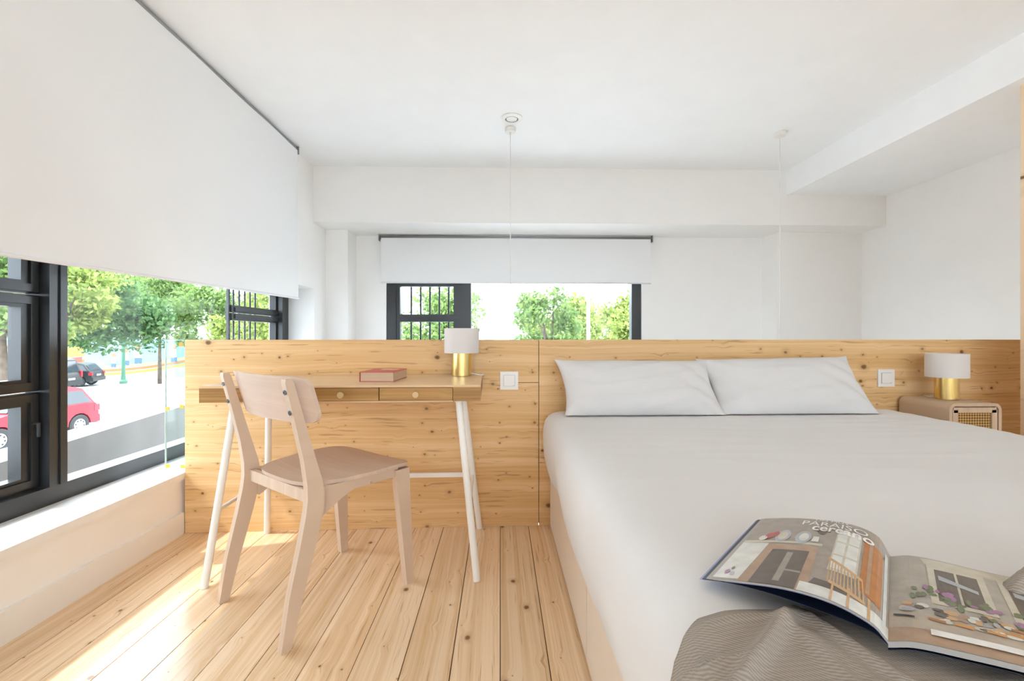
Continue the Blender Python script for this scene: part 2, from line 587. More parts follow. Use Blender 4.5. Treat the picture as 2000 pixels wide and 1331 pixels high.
# sleeping level: subfloor with one board per plank, then the lower level beyond the headboard
floor = tag(obj('floor', nbox(XL, XR, YB, 2.27, -0.22, -0.022), M_dark), 'knotty pine plank floor of the sleeping level', 'floor', kind='structure')
PW = 0.137
prev = None
for k in range(-11, 24):
    x0 = k * PW
    x1 = x0 + PW
    if x1 < XL:
        continue
    a, b = max(x0, XL), min(x1, XR)
    g = rng.choice((0.0024, 0.0028, 0.0034))
    if k in (-1, 0, 1):
        g = 0.0026
    full = (a == x0 and b == x1)
    bm = nbox(-(b - a) / 2 + g / 2, (b - a) / 2 - g / 2, -(2.225 - YB) / 2, (2.225 - YB) / 2, -0.022, 0.0)
    o = obj('floor_plank', bm, M_floor, floor, local=True, bevel=0.0008)
    o.location = ((a + b) / 2, (2.225 + YB) / 2, 0)
tag(obj('lower_floor', nbox(XL, XR, YB, YR, ZLOW - 0.2, ZLOW), plain('pale_screed', (0.74, 0.72, 0.69), 0.6)), 'pale floor of the level below the loft', 'floor', kind='structure')
bm = nbox(XL, XL + 0.015, YB, 2.172, 0.0, 0.100)
tag(obj('baseboard_left', bm, M_sill, bevel=0.003), 'white painted baseboard under the street window', 'baseboard', kind='structure')
# sill inside the left window
bm = nbox(XL - 0.22, XL + 0.016, W1['y0'], W1['y1'], 0.255, 0.2855)
tag(obj('trim_3', bm, M_sill, bevel=0.003), 'white window sill along the long street window', 'sill', kind='structure')


# ------------------------------------------------------------------ windows
def win_x(name, label, xf, y0, y1, z0, z1, sashes, mullions, panes, bars=()):
    """window in a wall facing +x; xf is the room-side face of the outer frame"""
    w = empty(name, (xf, (y0 + y1) / 2, z0), 0, label, 'window', kind='structure')
    d = 0.09
    for (n, a, b, c, e) in (('frame_rail', y0, y1, z0, z0 + 0.068), ('frame_rail', y0, y1, z1 - 0.02, z1)):
        bm = nbox(xf - d, xf, a, b, c, e)
        obj(n, bm, M_frame, w, bevel=0.003)
    for (a, b) in ((y0, y0 + 0.06), (y1 - 0.10, y1)):
        obj('frame_jamb', nbox(xf - d, xf, a, b, z0 + 0.068, z1 - 0.02), M_frame, w, bevel=0.003)
    for (a, b) in mullions:
        thin = b - a < 0.02
        bm = nbox(xf - (0.068 if thin else d), xf - (0.054 if thin else 0.0), a, b, z0 + 0.068, z1 - 0.02)
        m_ = obj('mullion', bm, M_frame, w, bevel=0.003)
        if b - a > 0.05:
            obj('bead', nbox(xf, xf + 0.006, (a + b) / 2 + 0.004, b - 0.002, z0 + 0.068, z1 - 0.02), M_frame, m_, bevel=0.0015)
    for (a, b, c, e) in sashes:
        bm = BM()
        xs0, xs1 = xf - 0.088, xf - 0.041
        t = 0.046
        slim = a > 2.9
        ta = 0.012 if slim else t
        box(bm, xf - 0.068 if slim else xs0, xf - 0.054 if slim else xs1, a, a + ta, c, e)
        box(bm, xs0, xs1, b - t - 0.016, b, c, e)
        box(bm, xs0, xs1, a + ta, b - t - 0.016, c, c + t)
        box(bm, xs0, xs1, a + ta, b - t - 0.016, e - t, e)
        s = obj('sash', bm, M_frame, w)
        bm = BM()
        q = t - 0.012
        if not slim:
            box(bm, xs1, xs1 + 0.008, a + 0.006, a + q, c + 0.006, e - 0.006)
        box(bm, xs1, xs1 + 0.008, b - q, b - 0.006, c + 0.006, e - 0.006)
        box(bm, xs1, xs1 + 0.008, a + q, b - q, c + 0.006, c + q)
        box(bm, xs1, xs1 + 0.008, a + q, b - q, e - q, e - 0.006)
        obj('glazing_bead', bm, M_frame, s)
        obj('pane', nbox(xf - 0.063, xf - 0.058, a + ta - 0.006, b - t + 0.006, c + t - 0.006, e - t + 0.006), M_glass, s)
    for (a, b, c, e) in panes:
        obj('pane', nbox(xf - 0.052, xf - 0.046, a - 0.005, b + 0.005, c - 0.005, e + 0.005), M_glass, w)
    for y in bars:
        obj('bar', tube(BM(), [(xf - 0.20, y, z0 + 0.02), (xf - 0.20, y, z1 - 0.02)], 0.007, 8), M_frame, w)
    return w


xf = -1.70
zs = [0.353, 0.715, 1.080, 1.29]
near = [(0.91, 1.7615, zs[i] + 0.003, zs[i + 1] - 0.003) for i in range(3)]
far = [(2.993, 3.640, zs[i] + 0.003, zs[i + 1] - 0.003) for i in range(3)]
w1 = win_x('window_1', 'long black framed street window below the big roller blind', xf, W1['y0'], W1['y1'], W1['z0'], W1['z1'],
           near + far, [(1.762, 1.829), (2.985, 2.9925)], [(1.829, 2.985, 0.353, 1.29)],
           bars=[3.22 + 0.072 * i for i in range(6)])
bm = tube(BM(), [(xf - 0.041, 1.735, 0.60), (xf - 0.014, 1.735, 0.60), (xf - 0.014, 1.735, 0.55)], 0.006, 8)
obj('latch', bm, M_frame, w1)

# far window (faces -y)
w2 = empty('window_2', ((W2['x0'] + W2['x1']) / 2, YR, W2['z0']), 0, 'black framed window with outside bars in the far wall recess', 'window', kind='structure')
yf0, yf1 = YR + 0.015, YR + 0.10
x0, x1, z0, z1 = W2['x0'], W2['x1'], W2['z0'], W2['z1']
for (a, b, c, e, n) in ((x0, x1, z0, z0 + 0.07, 'frame_rail'), (x0, x1, z1 - 0.07, z1, 'frame_rail'), (x0, x0 + 0.085, z0 + 0.07, z1 - 0.07, 'frame_jamb'),
                        (x1 - 0.088, x1, z0 + 0.07, z1 - 0.07, 'frame_jamb'), (-0.395, -0.268, z0 + 0.07, z1 - 0.07, 'mullion')):
    obj(n, nbox(a, b, yf0, yf1, c, e), M_frame, w2, bevel=0.003)
zz = [z0 + 0.07, -0.45, 0.40, 1.095, 1.42, z1 - 0.07]
for i in range(5):
    a, b, c, e = x0 + 0.085, -0.395, zz[i] + 0.0005, zz[i + 1] - 0.0005
    t = 0.034
    bm = BM()
    ys0, ys1 = yf0 + 0.012, yf1 - 0.01
    box(bm, a, a + t, ys0, ys1, c, e)
    box(bm, b - t, b, ys0, ys1, c, e)
    box(bm, a + t, b - t, ys0, ys1, c, c + t)
    box(bm, a + t, b - t, ys0, ys1, e - t, e)
    s = obj('sash', bm, M_frame, w2)
    obj('pane', nbox(a + t - 0.004, b - t + 0.004, yf0 + 0.04, yf0 + 0.045, c + t - 0.004, e - t + 0.004), M_glass, s)
obj('pane', nbox(-0.272, x1 - 0.084, yf0 + 0.045, yf0 + 0.051, z0 + 0.066, z1 - 0.066), M_glass, w2)
for i in range(6):
    x = -0.862 + 0.0905 * i
    obj('bar', tube(BM(), [(x, YR + 0.27, z0), (x, YR + 0.27, z1)], 0.0095, 8), M_frame, w2)

# unseen glazing behind the viewpoint, added to light the loft
w3 = empty('added_window_3', (0.8, YB - 0.15, bz0), 0, 'added wide black framed glazing in the rear wall, for light', 'window', kind='structure')
for i in range(5):
    x = bx0 + 0.03 + i * (bx1 - bx0 - 0.06) / 4
    obj('mullion', nbox(x - 0.03, x + 0.03, YB - 0.2, YB - 0.12, bz0 + 0.06, bz1 - 0.06), M_frame, w3)
for c in (bz0, bz1 - 0.06):
    obj('frame_rail', nbox(bx0, bx1, YB - 0.2, YB - 0.12, c, c + 0.06), M_frame, w3)
for i in range(4):
    x = bx0 + 0.03 + i * (bx1 - bx0 - 0.06) / 4
    obj('pane', nbox(x + 0.028, x + (bx1 - bx0 - 0.06) / 4 - 0.028, YB - 0.165, YB - 0.159, bz0 + 0.05, bz1 - 0.05), M_glass, w3)
w4 = win_x('added_window_4', 'added black framed window of the level below the loft, for light', xf, 2.45, 3.80, ZLOW, -0.45, [], [(3.09, 3.15)],
           [(2.51, 3.09, ZLOW + 0.068, -0.51), (3.15, 3.70, ZLOW + 0.068, -0.51)])  # unseen lower window, added to brighten the ceiling and far walls


# ------------------------------------------------------------------ roller blinds
def blind_x(label, x, y0, y1, ztop, zbot):
    b = empty('roller_blind', (x, (y0 + y1) / 2, zbot), 0, label, 'blind')
    bm = BM()
    nu = 60

    def fn(u, v):
        y = y0 + 0.012 + (y1 - y0 - 0.024) * u
        zb = zbot + 0.018 * (y - y1)
        z = zb + (ztop - 0.02 - zb) * v
        return Vector((x + 0.004 * math.sin(y * 2.3 + 0.6) * (1 - v) + 0.0022 * math.sin(y * 9 + z * 3) * (1 - v * 0.8), y, z))
    grid(bm, nu, 24, fn)
    f = obj('fabric', bm, M_blind, b, smooth=True)
    bm = BM()
    tube(bm, [(fn(i / 30, 0.0)) + Vector((0, 0, 0.004)) for i in range(31)], 0.0065, 8)
    obj('hem_bar', bm, M_blind, f, smooth=True)
    obj('roller_tube', tube(BM(), [(x - 0.018, y0 + 0.006, ztop - 0.022), (x - 0.018, y1 - 0.006, ztop - 0.022)], 0.019, 20), M_grey_metal, b, smooth=True)
    for y in (y0, y1 - 0.006):
        obj('bracket', nbox(x - 0.042, x + 0.006, y, y + 0.006, ztop - 0.055, ztop), M_grey_metal, b)
    return b


blind_x('large white roller blind lowered over the street window', -1.452, 0.55, 3.315, ZC, 1.194)
bl = empty('roller_blind', (0.145, 4.09, 1.404), 0, 'small white roller blind lowered halfway over the far barred window', 'blind')
bm = BM()
grid(bm, 40, 10, lambda u, v: Vector((-1.066 + 2.432 * u, 4.10 + 0.003 * math.sin(u * 17) * (1 - v), 1.404 + 0.405 * v)))
f2 = obj('fabric', bm, M_blind, bl, smooth=True)
obj('hem_bar', tube(BM(), [(-1.066, 4.10, 1.409), (1.366, 4.10, 1.409)], 0.0065, 8), M_blind, f2, smooth=True)
obj('roller_tube', tube(BM(), [(-1.08, 4.118, 1.815), (1.38, 4.118, 1.815)], 0.018, 16), M_grey_metal, bl, smooth=True)
for x in (-1.088, 1.380):
    obj('bracket', nbox(x, x + 0.006, 4.09, 4.14, 1.785, 1.842), M_grey_metal, bl)


# ------------------------------------------------------------------ headboard wall
def yh(x):
    return 2.2145 + 0.027 * x


def slab(x0, x1, z0, z1, t=0.04, proud=0.0):
    return hexa(BM(), [(x0, yh(x0) - proud, z0), (x1, yh(x1) - proud, z0), (x1, yh(x1) + t, z0), (x0, yh(x0) + t, z0),
                       (x0, yh(x0) - proud, z1), (x1, yh(x1) - proud, z1), (x1, yh(x1) + t, z1), (x0, yh(x0) + t, z1)])


HT = 0.9075
hb = empty('headboard_wall', (0.6, 2.27, 0), 0, 'long knotty pine headboard wall behind the desk and the bed', 'headboard')
for (a, b, c, e) in ((-1.479, 0.0865, 0.0008, HT), (0.0865, 0.1865, 0.700, HT), (0.0865, 0.1865, 0.0008, 0.6972),
                     (0.1895, 2.72, 0.308, HT), (0.1895, 2.72, 0.0008, 0.3052)):
    obj('panel', slab(a, b, c, e), M_head, hb)
obj('backing', slab(-1.477, 2.70, 0.0, HT - 0.003, 0.11, -0.041), M_dark, hb)

# vertical pine panel at the end of the headboard
pp = tag(obj('pine_partition', nbox(2.412, XR - 0.002, 2.012, 2.05, 0, 2.088), M_pine_v), 'tall pine partition rising to the soffit past the nightstand', 'partition')

# glass balustrade between the headboard and the window
gb = empty('glass_balustrade', (-1.53, 2.19, 0.29), 0, 'clear glass balustrade pane standing on the sill beside the headboard', 'balustrade')
obj('pane', nbox(-1.577, -1.4805, 2.186, 2.194, 0.290, 0.905), M_glass_b, gb)
M_edge = plain('glass_edge', (0.62, 0.75, 0.70), 0.2, noise_amt=0.02)
bm = BM()
box(bm, -1.579, -1.577, 2.1855, 2.1945, 0.290, 0.907)
obj('polished_edge', bm, M_edge, gb)
obj('polished_edge', nbox(-1.577, -1.4805, 2.1855, 2.1945, 0.905, 0.907), M_edge, gb)
M_pad = plain('yellow_pad', (0.62, 0.38, 0.02), 0.5)
M_pad2 = plain('orange_pad', (0.75, 0.30, 0.02), 0.5)
for (px, pz, mt) in ((-1.5665, 0.582, M_pad), (-1.500, 0.592, M_pad), (-1.564, 0.312, M_pad), (-1.496, 0.310, M_pad), (-1.503, 0.885, M_pad2)):
    bm = nbox(-0.0085, 0.0085, -0.0015, 0.0015, -0.0085, 0.0085)
    bm.transform(Matrix.Translation((px, 2.1845, pz)) @ Matrix.Rotation(rng.uniform(-0.2, 0.2), 4, 'Y'))
    obj('pad', bm, mt, gb)


# switches
def switch(x, z, label):
    s = empty('wall_switch', (x, yh(x), z), math.atan(0.027), label, 'switch', 'switches on the headboard')
    h = 0.0435
    obj('cover_plate', nbox(-h, h, -0.009, 0.0, -h, h), M_plastic, s, local=True, bevel=0.002)
    r = obj('rocker', nbox(-0.026, 0.026, -0.013, -0.009, -0.026, 0.026), M_plastic, s, local=True, bevel=0.0015)
    obj('gap', nbox(-0.0275, 0.0275, -0.0095, -0.009, -0.0275, 0.0275), M_grey_metal, s, local=True)
    obj('indicator', nbox(0.018, 0.024, -0.0132, -0.0128, -0.0335, -0.0300) if False else nbox(0.016, 0.024, -0.0136, -0.0128, -0.024, -0.021), M_steel, r, local=True)
    return s


switch(0.0435, 0.709, 'white square light switch beside the desk end')
switch(1.958, 0.7125, 'white square light switch between the pillow and the bedside lamp')

# ------------------------------------------------------------------ desk
desk = empty('writing_desk', (-0.592, 1.945, 0), 0.0245, 'narrow bamboo desk with three drawers and white metal legs', 'desk')
L = dict(local=True)
obj('desktop', nbox(-0.512, 0.512, -0.246, 0.246, 0.733, 0.741), M_bamtop, desk, bevel=0.0012, **L)
bm = BM()
box(bm, -0.512, -0.414, -0.244, 0.246, 0.680, 0.733)
obj('end_block', bm, M_bam, desk, bevel=0.0012, **L)
obj('end_block', nbox(0.409, 0.512, -0.244, 0.246, 0.680, 0.733), M_bam, desk, bevel=0.0012, **L)
obj('back_rail', nbox(-0.414, 0.409, 0.225, 0.246, 0.680, 0.733), M_bam, desk, **L)
obj('bottom_panel', nbox(-0.414, 0.409, -0.236, 0.225, 0.676, 0.682), M_bamtop, desk, **L)
for i in range(3):
    a = -0.412 + 0.2737 * i
    dr = obj('drawer', nbox(a + 0.0015, a + 0.2718, -0.242, 0.15, 0.6840, 0.7310), M_bam, desk, bevel=0.001, **L)
    bm = lathe(BM(), [(0, 0.0), (0.006, 0.0), (0.006, 0.008), (0.0115, 0.011), (0.0125, 0.014), (0.0115, 0.018), (0, 0.0185)], 0, 0, 0, 24)
    bm.transform(Matrix.Translation((a + 0.1365, -0.242, 0.7065)) @ Matrix.Rotation(math.pi / 2, 4, 'X'))
    obj('knob', bm, M_knob, dr, smooth=True, auto=0.6, **L)
legs = {}
for sx in (-1, 1):
    for sy in (-1, 1):
        top = Vector((sx * 0.425, -0.168 if sy < 0 else 0.10, 0.678))
        foot = Vector((sx * 0.498, sy * 0.236, 0.004))
        legs[(sx, sy)] = (top, foot)
        lg = obj('leg', tube(BM(), [top, foot], 0.0135, 20), M_whitemetal, desk, smooth=True, auto=0.8, **L)
        dr_ = (foot - top).normalized()
        obj('foot_cap', tube(BM(), [foot - dr_ * 0.002, foot + dr_ * 0.0035], 0.0139, 20), M_plastic, lg, smooth=True, auto=0.8, **L)


def on_leg(key, z):
    t, f = legs[key]
    k = (t.z - z) / (t.z - f.z)
    return t.lerp(f, k)


for sx in (-1, 1):
    obj('side_stretcher', tube(BM(), [on_leg((sx, -1), 0.272), on_leg((sx, 1), 0.272)], 0.0075, 14), M_whitemetal, desk, smooth=True, auto=0.8, **L)
    obj('apron_bar', nbox(sx * 0.425 - 0.014, sx * 0.425 + 0.014, -0.19, 0.15, 0.668, 0.679), M_whitemetal, desk, bevel=0.002, **L)
pa, pb = on_leg((-1, 1), 0.277), on_leg((1, 1), 0.277)
obj('back_stretcher', nbox(pa.x, pb.x, pa.y - 0.006, pa.y + 0.006, 0.267, 0.287), M_whitemetal, desk, bevel=0.003, **L)

# ------------------------------------------------------------------ chair
A_ = Vector((-0.965, 1.613, 0))
B_ = Vector((-0.640, 1.338, 0))
C_ = Vector((-0.670, 1.984, 0))
D_ = Vector((-0.348, 1.720, 0))
cc = (A_ + B_ + C_ + D_) / 4
fwd = ((C_ + D_) - (A_ + B_)).normalized()
rot = math.atan2(-fwd.x, fwd.y)
ch = empty('dining_chair', cc, rot, 'pale washed ash chair with curved back, pulled out from the desk', 'chair')
HW, HD = 0.2115, 0.2375          # half spacing of the feet, across and front to back
# rear legs: side profile in (y, z), y forward; wide at the knee
rear_c = [(0.0, 0.004, 0.030), (0.15, 0.036, 0.045), (0.30, 0.075, 0.053), (0.385, 0.094, 0.057), (0.425, 0.098, 0.056), (0.47, 0.094, 0.050), (0.55, 0.076, 0.038), (0.68, 0.042, 0.030), (0.785, 0.014, 0.026), (0.796, 0.011, 0.018)]
rear_out = [(-HD + c + w / 2, z) for z, c, w in rear_c] + [(-HD + c - w / 2, z) for z, c, w in reversed(rear_c)]
for s in (-1, 1):
    bm = BM()
    x = s * HW
    prism(bm, [(x - 0.0125, y, z) for y, z in rear_out], (0.025, 0, 0))
    lg = obj('rear_leg', bm, M_chair, ch, local=True, bevel=0.005, smooth=True, auto=0.5)
    for zb, yb in ((0.757, -HD + 0.0085), (0.695, -HD + 0.0235)):
        bm = lathe(BM(), [(0, 0), (0.0068, 0), (0.0075, 0.0015), (0.0068, 0.003), (0.0035, 0.003), (0.003, 0.0012), (0, 0.0012)], 0, 0, 0, 20)
        bm.transform(Matrix.Translation((x, yb - 0.002, zb)) @ Matrix.Rotation(math.pi / 2 + 0.2, 4, 'X'))
        obj('bolt', bm, M_bolt, lg, local=True, smooth=True, auto=0.6)
# front legs: tapered, slightly splayed
for s in (-1, 1):
    bm = BM()
    xo = s * HW
    yt = HD - 0.03
    hexa(bm, [(xo - 0.013 - s * 0.002, HD - 0.018, 0), (xo + 0.013 - s * 0.002, HD - 0.018, 0), (xo + 0.013 - s * 0.002, HD + 0.014, 0), (xo - 0.013 - s * 0.002, HD + 0.014, 0),
              (xo - 0.014 - s * 0.012, yt - 0.032, 0.432), (xo + 0.014 - s * 0.012, yt - 0.032, 0.432), (xo + 0.014 - s * 0.012, yt + 0.030, 0.432), (xo - 0.014 - s * 0.012, yt + 0.030, 0.432)])
    obj('front_leg', bm, M_chair, ch, local=True, bevel=0.004, smooth=True, auto=0.7)
# rails
for s in (-1, 1):
    x = s * (HW - 0.017)
    pts = [(-HD + 0.118, 0.4445), (HD - 0.045, 0.4405), (HD - 0.045, 0.408), (-HD + 0.245, 0.410), (-HD + 0.205, 0.396), (-HD + 0.114, 0.345)]
    bm = prism(BM(), [(x - 0.009, y, z) for y, z in pts], (0.018, 0, 0))
    r_ = obj('side_rail', bm, M_chair, ch, local=True, bevel=0.002, smooth=True, auto=0.7)
    bm = lathe(BM(), [(0, 0), (0.0045, 0), (0.0045, 0.002), (0, 0.002)], 0, 0, 0, 16)
    bm.transform(Matrix.Translation((x + s * 0.009, 0.075, 0.413)) @ Matrix.Rotation(s * math.pi / 2, 4, 'Y'))
    obj('bolt', bm, M_steel, r_, local=True)
obj('rear_rail', nbox(-HW + 0.012, HW - 0.012, -HD + 0.088, -HD + 0.106, 0.402, 0.441), M_chair, ch, local=True, bevel=0.002)
obj('front_rail', nbox(-HW + 0.02, HW - 0.02, HD - 0.062, HD - 0.045, 0.396, 0.437), M_chair, ch, local=True, bevel=0.002)


# seat: plywood shell, rounded outline
def seat_outline(n=72):
    out = []
    for k in range(n):
        t = 2 * math.pi * k / n
        cx, sy = math.cos(t), math.sin(t)
        e = 0.36 if sy > 0 else 0.50
        x = math.copysign(abs(cx) ** e, cx)
        y = math.copysign(abs(sy) ** e, sy)
        w = 0.226 if y > 0 else 0.226 - 0.042 * (-y)
        out.append((x * w, 0.056 + y * 0.209))
    return out


so = seat_outline()


def seat_z(x, y):
    t = (y - 0.056) / 0.209
    z = 0.450 - 0.012 * max(0, t - 0.45) ** 2 * 3.0 + 0.004 * max(0.0, -t) ** 2
    z -= 0.012 * (1 - (x / 0.226) ** 2) * (1 - 0.45 * t * t)
    return z + 0.008


bm = BM()
rings = 8
top, bot = [], []
for r in range(rings + 1):
    q = r / rings
    tr_, br_ = [], []
    for (x, y) in so:
        X, Y = x * q, 0.056 + (y - 0.056) * q
        z = seat_z(X, Y)
        if q == 0:
            if not tr_:
                tr_.append(bm.verts.new((0, 0.056, z)))
                br_.append(bm.verts.new((0, 0.056, z - 0.012)))
            continue
        tr_.append(bm.verts.new((X, Y, z)))
        br_.append(bm.verts.new((X, Y, z - 0.012)))
    top.append(tr_)
    bot.append(br_)
n = len(so)
for k in range(n):
    k2 = (k + 1) % n
    bm.faces.new((top[0][0], top[1][k], top[1][k2]))
    bm.faces.new((bot[0][0], bot[1][k2], bot[1][k]))
    for r in range(1, rings):
        bm.faces.new((top[r][k], top[r + 1][k], top[r + 1][k2], top[r][k2]))
        bm.faces.new((bot[r][k2], bot[r + 1][k2], bot[r + 1][k], bot[r][k]))
    bm.faces.new((top[-1][k], bot[-1][k], bot[-1][k2], top[-1][k2]))
obj('seat', bm, M_seat, ch, local=True, smooth=True, auto=0.9)


# curved back
def back_pt(u, v, off):
    a = (u - 0.5) * 2
    x = a * 0.247
    z = 0.655 + 0.146 * v
    zc = z
    y0 = -HD + 0.098 + (-HD + 0.030 - (-HD + 0.098)) * (z - 0.56) / 0.232
    y = y0 + 0.012 - 0.030 * (1 - (x / 0.2115) ** 2) + 0.004
    if abs(x) > 0.2115:
        y = y0 + 0.016 + 0.5 * (abs(x) - 0.2115)
    return Vector((x, y + off, zc))


def round_rect(u, v, r=0.30, ru=0.085):
    return u, v


bm = BM()
NU, NV = 48, 14
fr, bk = {}, {}
for i in range(NU + 1):
    for j in range(NV + 1):
        u, v = i / NU, j / NV
        a = abs(u - 0.5) * 2
        # shrink the height toward the ends to round the corners
        e = max(0.0, (a - 0.83) / 0.17)
        h = 1 - 0.40 * (1 - math.sqrt(max(0.0, 1 - e * e)))
        vv = 0.5 + (v - 0.5) * h
        fr[i, j] = bm.verts.new(back_pt(u, vv, 0.006))
        bk[i, j] = bm.verts.new(back_pt(u, vv, -0.006))
for i in range(NU):
    for j in range(NV):
        bm.faces.new((fr[i, j], fr[i + 1, j], fr[i + 1, j + 1], fr[i, j + 1]))
        bm.faces.new((bk[i, j + 1], bk[i + 1, j + 1], bk[i + 1, j], bk[i, j]))
for i in range(NU):
    for j in (0, NV):
        bm.faces.new((fr[i, j], bk[i, j], bk[i + 1, j], fr[i + 1, j]))
for j in range(NV):
    for i in (0, NU):
        bm.faces.new((fr[i, j], fr[i, j + 1], bk[i, j + 1], bk[i, j]))
obj('backrest', bm, M_back, ch, local=True, smooth=True, auto=0.9)

# ------------------------------------------------------------------ bed
BX0, BX1, BY0, BY1, BZ = 0.203, 1.935, 0.16, 2.215, 0.572
bed = empty('double_bed', ((BX0 + BX1) / 2, 1.2, 0), 0, 'double bed with white fitted sheet on a cream upholstered base', 'bed')
for (a, b) in ((0.16, 1.268), (1.272, 2.20)):
    bm = nbox(0.242, 1.90, a, b, 0.012, 0.30)
    obj('base_box', bm, M_base, bed, bevel=0.008)
for (x, y) in ((0.4, 0.3), (1.75, 0.3), (0.4, 2.1), (1.75, 2.1)):
    obj('foot', tube(BM(), [(x, y, 0.0), (x, y, 0.02)], 0.03, 16), M_dark, bed)


def bed_profile():
    """(x, z) over the bed from the lower hem on one side to the other, with cumulative length"""
    pts = [(0.240, 0.240), (0.226, 0.29), (0.213, 0.35), (0.206, 0.41), (0.203, 0.46), (0.205, 0.50), (0.213, 0.53), (0.229, 0.552), (0.250, 0.564), (0.28, 0.570), (0.33, 0.572)]
    mid = (BX0 + BX1) / 2
    out = list(pts)
    nseg = 44
    for i in range(1, nseg):
        out.append((0.33 + (2 * mid - 0.66) * i / nseg, BZ))
    out += [(2 * mid - x, z) for x, z in reversed(pts)]
    return out


bp = bed_profile()


def bed_height(x, y):
    # rounding toward the head and foot, soft waves
    z = 0.0
    t = max(0.0, (y - (BY1 - 0.09)) / 0.09)
    z -= 0.035 * t * t
    t = max(0.0, ((BY0 + 0.06) - y) / 0.06)
    z -= 0.045 * t * t
    z += 0.0042 * noise.noise(Vector((x * 2.2, y * 3.0, 1.3))) + 0.002 * noise.noise(Vector((x * 7, y * 5, 4)))
    w = noise.noise(Vector((x * 1.3 + 5, y * 9, 2)))
    z += 0.0022 * (1 - min(1.0, abs(w) * 6))
    return z


bm = BM()
ny = 110
vs = []
for (x, z) in bp:
    row = []
    for j in range(ny + 1):
        y = BY0 + (BY1 - BY0) * j / ny
        side = smoothstep(0.56, 0.30, z)
        dx = side * 0.006 * math.sin(y * 7 + 1.0) + side * 0.005 * noise.noise(Vector((y * 6, z * 4, 0)))
        dx *= (-1 if x > 1 else 1)
        edge_t = max(0.0, (y - (BY1 - 0.07)) / 0.07)
        dx += (1 if x < 1 else -1) * 0.02 * edge_t ** 2 * (1 - smoothstep(0.3, 0.6, abs(x - 1.07) * -1 + 0.9))
        zz_ = z + bed_height(x, y) * smoothstep(0.40, 0.56, z) + (0.010 * math.sin(y * 4.1) + 0.006 * math.sin(y * 11)) * smoothstep(0.36, 0.24, z)
        row.append(bm.verts.new((x + dx, y, zz_)))
    vs.append(row)
for i in range(len(bp) - 1):
    for j in range(ny):
        bm.faces.new((vs[i][j], vs[i + 1][j], vs[i + 1][j + 1], vs[i][j + 1]))
# close the head and foot ends
for j in (0, ny):
    bm.faces.new([row[j] for row in vs])
bmesh.ops.remove_doubles(bm, verts=bm.verts[:], dist=1e-5)
obj('mattress_sheet', bm, M_linen, bed, smooth=True)


# ------------------------------------------------------------------ pillows
def pillow(label, cx, cy, cz, hw, hh, th, tilt, seed, skew=0.0, roll=0.0):
    bm = BM()
    nu, nv = 56, 36
    rn = random.Random(seed)
    ph = [rn.uniform(0, 6.28) for _ in range(6)]

    def P(u, v, side):
        # u, v in -1..1; pinched corners (ears) and gently bowed edges
        bow_u = 1 - 0.045 * (1 - v * v) ** 1 * 1.0
        x = u * hw * (0.965 + 0.035 * v * v) * bow_u + skew * v
        z = v * hh * (0.93 + 0.07 * u ** 4)
        k = max(0.0, 1 - abs(u) ** 2.6) ** 0.55 * max(0.0, 1 - abs(v) ** 2.4) ** 0.6
        if v < 0:
            k = k * (1 + 0.25 * -v)
        wr = 0.0
        cu, cv = 1 - abs(u), 1 - abs(v)
        wr += 0.010 * math.sin(15 * (u + v * 0.6) + ph[0]) * math.exp(-((cu * 2.6) ** 2)) * (k ** 0.5)
        wr += 0.009 * noise.noise(Vector((u * 2.4 + seed, v * 2.0, seed)))
        ridge = noise.noise(Vector((u * 1.1 - v * 1.8 + seed * 3, u * 0.5 + v * 0.4, 2.0)))
        wr += 0.009 * max(0.0, 1 - abs(ridge) * 6) * k
        y = -side * (th * k + wr * min(1.0, k * 2.5))
        return Vector((x, y, z))
    g = {}
    for side in (1, -1):
        for i in range(nu + 1):
            for j in range(nv + 1):
                # cluster samples toward the rim
                u = math.sin((i / nu - 0.5) * math.pi)
                v = math.sin((j / nv - 0.5) * math.pi)
                rim = i in (0, nu) or j in (0, nv)
                if rim and side == -1:
                    g[side, i, j] = g[1, i, j]
                else:
                    g[side, i, j] = bm.verts.new(P(u, v, side))
    for side in (1, -1):
        for i in range(nu):
            for j in range(nv):
                q = [g[side, i, j], g[side, i + 1, j], g[side, i + 1, j + 1], g[side, i, j + 1]]
                bm.faces.new(q if side == 1 else q[::-1])
    M_ = Matrix.Translation((cx, cy, cz)) @ Matrix.Rotation(roll, 4, 'Y') @ Matrix.Rotation(-tilt, 4, 'X')
    bm.transform(M_)
    # keep it out of the mattress: flatten what would sink in
    for v in bm.verts:
        if v.co.z < BZ + 0.006:
            v.co.z = BZ + 0.006 - 0.12 * max(0, BZ + 0.006 - v.co.z) * 0.1
    p = empty('pillow', (cx, cy, BZ), 0, label, 'pillow', 'pillows against the headboard')
    obj('pillowcase', bm, M_pillow, p, smooth=True)
    return p


pillow('white pillow leaning on the headboard, nearer the desk', 0.632, 2.065, 0.685, 0.365, 0.152, 0.085, math.radians(33), 3, skew=-0.012, roll=0.004)
pillow('white pillow leaning on the headboard, nearer the nightstand', 1.326, 2.085, 0.688, 0.372, 0.160, 0.085, math.radians(33), 8, skew=-0.012, roll=-0.018)

# ------------------------------------------------------------------ throw blanket over the foot of the bed
cum = [0.0]
for p, q in zip(bp, bp[1:]):
    cum.append(cum[-1] + math.hypot(q[0] - p[0], q[1] - p[1]))


def bed_at(s):
    for i in range(len(cum) - 1):
        if s <= cum[i + 1]:
            t = (s - cum[i]) / (cum[i + 1] - cum[i])
            a, b = bp[i], bp[i + 1]
            dx, dz = b[0] - a[0], b[1] - a[1]
            l = math.hypot(dx, dz)
            return a[0] + dx * t, a[1] + dz * t, -dz / l, dx / l
    return bp[-1][0], bp[-1][1], 1.0, 0.0


